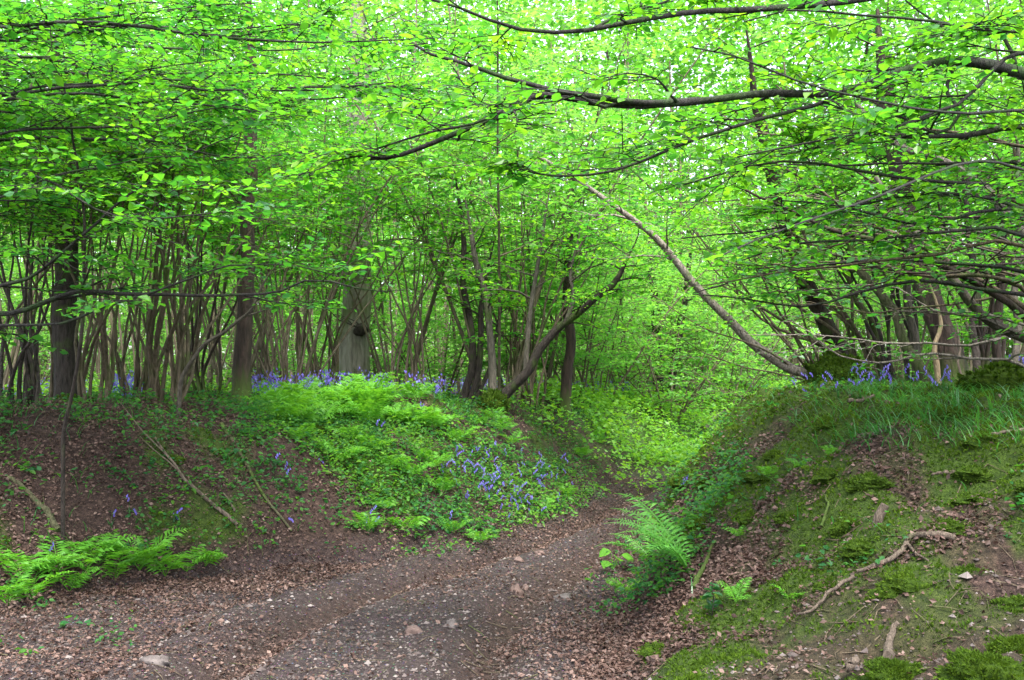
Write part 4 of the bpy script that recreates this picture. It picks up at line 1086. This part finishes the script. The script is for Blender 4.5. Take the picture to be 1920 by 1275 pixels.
b = hit(1290, 1075)
D2 = math.radians
fern(tuple(b + [0, 0, .02]), 'big', 7, 'large shuttlecock fern with long arching fronds at the foot of the right bank', 1.05, None,
     [D2(a) for a in (182, 162, 145, 95, 208, 235, 125)], .32)
fern(tuple(hit(1225, 1060) + [0, 0, .02]), 'big', 6, 'smaller bluish fern drooping to the path left of the large fern', .75, None, None, .2)
fern(tuple(hit(1175, 1120) + [0, 0, .02]), 'near', 5, 'small fern at the path edge below the large fern', .55, None, None, .2)
fern(tuple(hit(1380, 1140) + [0, 0, .02]), 'near', 4, 'small fern low on the right bank right of the large fern', .45)
k = 0
low = []
for px, py, sc in ((40,1090,.9),(105,1085,1.0),(160,1075,1.05),(215,1090,.95),(262,1070,1.1),(310,1082,1.0),(350,1078,.85),(385,1072,.7),(185,1060,.9),(60,1125,.9),(15,1140,.95),(130,1110,.8)):
    low.append((fern(tuple(hit(px, py)), 'near', 5, None, sc, 'bright ferns at the foot of the left bank', None, .35), px))
low.sort(key=lambda q: q[1])
for i, (o, px) in enumerate(low): o['label'] = f'bright green fern at the foot of the left bank, {ORD[i]} from the left edge'
rim = []
for _ in range(34):
    px = R.uniform(490, 820); py = R.uniform(738, 800) + (px - 490) * .03
    rim.append((fern(tuple(hit(px, py)), 'far', 5, None, R.uniform(.8, 1.25), 'pale ferns along the left rim', None, .45), px))
rim.sort(key=lambda q: q[1])
for i, (o, px) in enumerate(rim): o['label'] = f'pale green fern on the left rim, {ORD[i]} to the right of the mossy-footed trunk'
mid = []
for px, py in ((700,850),(735,880),(770,900),(810,880),(790,860),(660,830),(720,960),(760,1000),(690,1000),(850,1000),(900,800),(940,810),(925,790),(960,835),(900,1020),(830,930),(1020,960),(1060,935),(1090,860),(1120,830),(610,800),(560,830),(640,870),(860,830)):
    mid.append((fern(tuple(hit(px, py)), 'far', 5, None, R.uniform(.55, .9), 'ferns on the slope of the left bank', None, .4), px))
mid.sort(key=lambda q: q[1])
for i, (o, px) in enumerate(mid): o['label'] = f'small fern on the left bank slope, {ORD[i]} counting from the left'
rm = []
for px, py in ((1390,1010),(1440,900),(1500,880),(1560,860),(1340,940),(1480,1130)):
    rm.append((fern(tuple(hit(px, py)), 'near', 4, None, R.uniform(.28, .45), 'small ferns on the right bank', None, .3), px))
rm.sort(key=lambda q: q[1])
for i, (o, px) in enumerate(rm): o['label'] = f'tiny fern in the moss of the right bank, {ORD[i]} from the large fern'

# ================================================================== bluebells
def bluebell_mesh(nb, h, leaves=True, seed=0):
    W = MB()
    s = np.linspace(0, 1, 7)
    ax = np.stack([.35 * h * s ** 3, 0 * s, h * s * (1 - .12 * s ** 3)], 1)
    tube(W, ax, np.linspace(.003, .0015, 7), 4, mat=1)
    for i in range(nb):
        t = .66 + .34 * i / max(1, nb - 1); k = min(int(t * 6), 5); a = t * 6 - k
        p = ax[k] * (1 - a) + ax[k + 1] * a + np.array([.012, R.choice([-1, 1]) * .008, 0])
        L = .026; c = np.array([p + [0, 0, 0], p + [.008, 0, -.006], p + [.012, 0, -.018], p + [.013, 0, -L]])
        tube(W, c, [.002, .007, .0065, .010], 6, mat=0)
    if leaves:
        m = 5
        blades(W, np.zeros(m), np.zeros(m), np.zeros(m), R.uniform(.14, .24, m), R.uniform(.5, 1.1, m), R.uniform(0, 6.28, m), np.full(m, .006), 1)
    return W.mesh('bluebell', [M['bell'], M['bell_leaf']])
BB = [bluebell_mesh(R.integers(5, 8), h) for h in (.26, .32, .37)]
def bells(pts, label, group, up=0.0, big=1.0):
    for p in pts:
        o = bpy.data.objects.new('bluebell', BB[R.integers(3)]); COL.objects.link(o)
        o.location = p; o.rotation_euler = (R.normal(0, .15), R.normal(0, .15), R.uniform(0, 6.28)); s = R.uniform(.46, .72) * big; o.scale = (s, s, s)
        tag(o, label, 'bluebell', group)
pts = []
while len(pts) < 80:
    px = R.normal(930, 62); py = 915 + (px - 930) * .35 + R.normal(0, 32)
    if 810 < px < 1060 and 850 < py < 1000: pts.append(hit(px, py))
bells(pts, 'violet bluebell in the dense drift on the left bank slope near the bend', 'bluebell drift low on the left bank', 0, 1.05)
pts = [hit(R.uniform(1000, 1085), R.uniform(880, 940)) for _ in range(16)]
bells(pts, 'violet bluebell near the bend, right of the dense drift on the left bank', 'bluebells by the bend', 0, 1.05)
pts = [hit(px + R.normal(0, 6), py + R.normal(0, 6)) for px, py in ((695,995),(690,990),(700,1000),(840,1000),(520,890),(535,925),(530,900),(710,815),(715,825),(705,810),(780,780),(790,790),(620,890),(215,985),(235,985),(255,990),(325,985),(340,1010),(95,1060),(100,1062),(325,1070),(560,1000),(815,755),(820,760),(870,960))]
bells(pts, 'scattered violet bluebell standing alone among herbs on the left bank', 'scattered bluebells on the left bank')
pts = [hit(R.uniform(1480, 1800), R.uniform(722, 752)) for _ in range(38)]
bells(pts, 'violet bluebell below the trunks on top of the right bank', 'bluebells under the right trunks')
bells([hit(1270, 940), hit(1268, 938)], 'violet bluebell at the right path edge beside the large fern', 'bluebells by the large fern')
# the far carpet
x, y, z, px, py, tl, tr = cand(26000, -16, 16, 11, 34, 1.2)
d = np.where((px > 470) & (px < 830) & (tl > .93) & (y > 12.0), .26, 0)
d = np.where((px > 200) & (px < 290) & (tl > .95), .5, d)
d = np.where((px > 830) & (px < 1420) & (tl > .95) & (y > 18), .35, d)
d = np.where((px <= 200) & (tl > .95) & (y > 14), .1, d)
d = np.where((px > 1450) & (tr > .97) & (y > 12), .3, d)
d = d * sstep(.30, .5, fbm(x * .7, y * .7, 151, 3))
k = R.uniform(0, 1, len(x)) < d; x, y, z = x[k], y[k], z[k]; n_ = len(x); W = MB()
for q in range(6):
    p = np.stack([x + R.normal(0, .03, n_), y + R.normal(0, .03, n_), z + R.uniform(.16, .36, n_)], 1)
    leaf_mesh(W, p, np.stack([R.normal(0, .4, n_), R.normal(0, .4, n_), -np.ones(n_)], 1), R.normal(0, 1, (n_, 3)), R.uniform(.03, .05, n_), True, .7, 0)
blades(W, x, y, z, R.uniform(.2, .32, n_), R.uniform(.5, 1.1, n_), R.uniform(0, 6.28, n_), np.full(n_, .006), 1, 3)
tag(W.build('bluebell_carpet', [M['bell'], M['bell_leaf']], smooth=False), 'violet carpet of bluebells on the wood floor behind the left rim', 'bluebells', kind='stuff')
print('carpet', n_)

# ================================================================== sticks, stones, small plants
def stick(label, pxs, r, lift=.02, fork=(), bark='dead_wood', name='fallen_branch'):
    pts = np.array([hit(*q) for q in pxs]); pts[:, 2] += lift
    c = spline(pts, 20, .006)
    c[:, 2] = np.maximum(c[:, 2], ground_z(c[:, 0], c[:, 1]) + r[0] * .2)
    base = c[0].copy(); W = MB(); tube(W, c, np.linspace(r[0], r[1], 20), 8, .12, cap=True)
    o = W.build(name, M[bark], None, base)
    for f in fork:
        p2 = np.array([hit(*q) for q in f]); p2[:, 2] += lift
        c2 = spline(p2, 10, .004); W2 = MB(); tube(W2, c2, np.linspace(r[1] * .9, r[1] * .4, 10), 5)
        o2 = W2.build('side_twig', M[bark], o, base)
    return tag(o, label, 'fallen branch')
stick('long pale fallen branch sloping down the middle of the left bank', [(445,998),(405,965),(355,920),(320,875),(290,830)], (.018,.009), .05, [[(345,905),(300,865),(262,830)], [(318,873),(262,815),(225,765)]])
stick('thin grey stick slanting on the left bank beside the long pale branch', [(440,970),(425,945),(418,930)], (.010,.006), .03)
stick('twisted bare root-like branch lying across the right mound', [(1790,1020),(1745,1014),(1705,1020),(1692,1045),(1650,1068),(1610,1085)], (.017,.011), .03, [[(1700,1030),(1720,1050),(1740,1062)]])
stick('thin pale branch below the twisted branch on the right mound', [(1600,1092),(1570,1118),(1530,1150),(1510,1164),(1495,1165)], (.010,.006), .03)
stick('straight pale stick in the moss at the right edge of the mound', [(1925,815),(1880,822),(1818,832)], (.012,.007), .03)
stick('short grey stick half buried in the moss near the right edge', [(1790,897),(1765,895),(1745,899)], (.012,.007), .02)
stick('short brown root peg at the bottom of the right bank', [(1665,1255),(1668,1225),(1680,1190)], (.022,.012), .05)
stick('stubby root end poking out at the bottom right of the path', [(1590,1275),(1600,1262),(1605,1255)], (.022,.016), .05)
stick('brown root standing out low on the right bank behind the large fern', [(1300,1120),(1320,1075),(1340,1030)], (.02,.008), .05, bark='bark_brown')
stick('pale twig on the right bank between the large fern and the path', [(1195,975),(1240,983),(1330,1020)], (.006,.003), .12)
stick('curled brown twig on top of the right mound under the bluebells', [(1590,765),(1625,757),(1638,748)], (.016,.008), .03)
stick('mossy fallen log arching behind the forked bank tree', [(1010,742),(1030,735),(1055,738)], (.05,.035), .08, bark='bark_green', name='fallen_log')
stick('leaning dead log in the green hollow beyond the bend', [(1322,812),(1340,790),(1365,770)], (.05,.03), .05, bark='bark_grey', name='fallen_log')
stick('dark root running down the left bank right of the long pale branch', [(415,800),(455,865),(490,930),(545,1005)], (.022,.010), .02, bark='bark_green', name='exposed_root')
stick('short brown root near the top of the left bank below the rim ferns', [(585,815),(600,845),(625,872)], (.016,.008), .03, bark='bark_brown', name='exposed_root')
stick('dark mossy root low on the left bank above the bright ferns', [(110,1000),(70,950),(10,900)], (.03,.016), .02, bark='bark_green', name='exposed_root')
stick('thin brown root poking from the litter of the right bank above the small ferns', [(1540,1000),(1552,965),(1548,940)], (.010,.005), .04, bark='bark_brown', name='exposed_root')
# stump peg on the mound
b = hit(1640, 985); W = MB(); tube(W, np.array([b - UP * .05, b + [.02, -.01, .05], b + [.05, -.02, .11]]), [.03, .026, .024], 9, .1, cap=True)
tag(W.build('cut_stump', M['dead_wood'], None, b), 'small pale cut stump peg in the moss of the right bank', 'stump')
# moss hump at the right edge
b = hit(1890, 735); W = MB(); c = b + [.05, .1, .0]; pts = lump(W, c, .42, .35, .22, 12, .45, mat=1); fuzz(W, pts, c, 5000, .045)
tag(W.build('moss_hump', [M['moss'], M['moss_core']], None, b), 'rounded mossy hump at the right edge on top of the bank', 'moss hump')
for px, py, rr, lab in ((1680,1268,.13,'dark moss cushion at the bottom edge near the root peg'), (1850,1260,.16,'bright moss cushion in the bottom right corner'), (1690,1095,.07,'small round moss cushion below the twisted branch'), (1905,1215,.10,'moss cushion at the right edge just above the corner cushion')):
    b = hit(px, py); W = MB(); c = b + [0, 0, -.02]; pts = lump(W, c, rr, rr * .8, rr * .5, px, .5, 22, 12, 1); fuzz(W, pts, c, int(70000 * rr), .015)
    tag(W.build('moss_cushion', [M['moss'], M['moss_core']], None, b), lab, 'moss')
def stone(px, py, rx, ry, rz, lab, mat='stone'):
    rx *= .85; ry *= .85; b = hit(px, py); W = MB(); lump(W, b + [0, 0, rz * .05], rx, ry, rz, int(px), .6, 22, 14)
    tag(W.build('stone', M[mat], None, b, smooth=True), lab, 'stone')
stone(1056, 1124, .085, .06, .035, 'flat pale stone on the path near the right edge')
stone(848, 1175, .05, .04, .04, 'pale grey rounded stone in the middle of the path')
stone(290, 1243, .085, .05, .04, 'pinkish pale stone at the bottom left of the path')
stone(968, 1112, .06, .05, .05, 'brown clod on the path left of the flat pale stone', 'stone_brown')
stone(985, 1106, .035, .03, .03, 'small brown clod touching the larger clod on the path', 'stone_brown')
stone(775, 1188, .07, .05, .04, 'dark brown clod on the path just left of the grey rounded stone', 'stone_brown')
stone(1012, 1040, .05, .04, .03, 'brown stone on the path edge near the bend', 'stone_brown')
stone(972, 1052, .05, .04, .03, 'low brown stone among litter at the left path edge', 'stone_brown')
stone(1228, 1240, .05, .04, .03, 'dull stone at the foot of the right bank near the bottom', 'stone_brown')
# lobed bright seedling beside the path
b = hit(1150, 1070); rs = empty('seedling', b, 'bright yellow-green seedling with three broad leaves at the right path edge', 'seedling')
W = MB()
tips = [b + [-.02, 0, .16], b + [.07, .0, .13], b + [-.05, -.05, .09], b + [.03, .04, .10]]
for q in tips: tube(W, np.array([b, (b + q) / 2 + [0, 0, .02], q]), [.003, .0025, .002], 4)
W.build('stem', M['fern'], rs, b)
for i, q in enumerate(tips):
    W = MB(); a = math.atan2(q[1] - b[1], q[0] - b[0]) + R.normal(0, .3)
    leaf_mesh(W, q[None], np.array([[math.cos(a), math.sin(a), -.35]]), np.array([[.1, -.6, 1.0]]), np.array([.11]), False, 1.0)
    W.build('leaf', M['fern'], rs, b, smooth=False)
# dark holly-like sprout
b = hit(1335, 1160); W = MB(); tube(W, np.array([b, b + [.01, 0, .1], b + [.0, .01, .2]]), [.004, .003, .002], 5, mat=1)
n_ = 26; hgt = R.uniform(.03, .2, n_); a = R.uniform(0, 6.28, n_)
leaf_mesh(W, b + np.stack([0 * a, 0 * a, hgt], 1), np.stack([np.cos(a), np.sin(a), R.normal(.1, .3, n_)], 1), UP + R.normal(0, .3, (n_, 3)), R.uniform(.04, .07, n_), False, .5, 0)
tag(W.build('holly_sprout', [M['bell_leaf'], M['bark_dark']], None, b, smooth=False), 'small dark holly sprout on the litter below the large fern', 'plant')

# ================================================================== light, sky, camera
w = bpy.data.worlds.new('World'); SC.world = w; w.use_nodes = True
nt = w.node_tree; bg = nt.nodes['Background']
sk = nt.nodes.new('ShaderNodeTexSky'); sk.sky_type = 'NISHITA'; sk.sun_disc = False
EL, AZ = 64, 165
sk.sun_elevation = math.radians(EL); sk.sun_rotation = math.radians(AZ); sk.air_density = 1.0; sk.dust_density = 3.0; sk.ozone_density = 1.0
hs = nt.nodes.new('ShaderNodeHueSaturation'); hs.inputs['Saturation'].default_value = .5
nt.links.new(sk.outputs[0], hs.inputs['Color']); nt.links.new(hs.outputs[0], bg.inputs['Color']); bg.inputs['Strength'].default_value = .15
ld = bpy.data.lights.new('sun', 'SUN'); ld.energy = 1.5; ld.angle = math.radians(16); ld.color = (1, .97, .90)
lo = bpy.data.objects.new('sun', ld); COL.objects.link(lo)
from mathutils import Vector
dv = Vector((math.sin(math.radians(AZ)) * math.cos(math.radians(EL)), math.cos(math.radians(AZ)) * math.cos(math.radians(EL)), math.sin(math.radians(EL))))
lo.rotation_euler = dv.to_track_quat('Z', 'Y').to_euler(); lo.location = (0, 0, 30)

cd = bpy.data.cameras.new('camera'); cd.lens = 35; cd.sensor_width = 36; cd.clip_end = 2000; cd.clip_start = .05
cd.shift_y = (HZ - 637.5) / 1920
co = bpy.data.objects.new('camera', cd); COL.objects.link(co); co.location = (0, 0, CAMZ); co.rotation_euler = (math.radians(90), 0, 0)
SC.camera = co
vs = SC.view_settings; vs.view_transform = 'Standard'; vs.look = 'None'; vs.exposure = 2.65; vs.gamma = 1
SC.cycles.max_bounces = 10; SC.cycles.diffuse_bounces = 5; SC.cycles.glossy_bounces = 2; SC.cycles.transmission_bounces = 4
SC.cycles.use_denoising = True
SC.cycles.caustics_reflective = False; SC.cycles.caustics_refractive = False
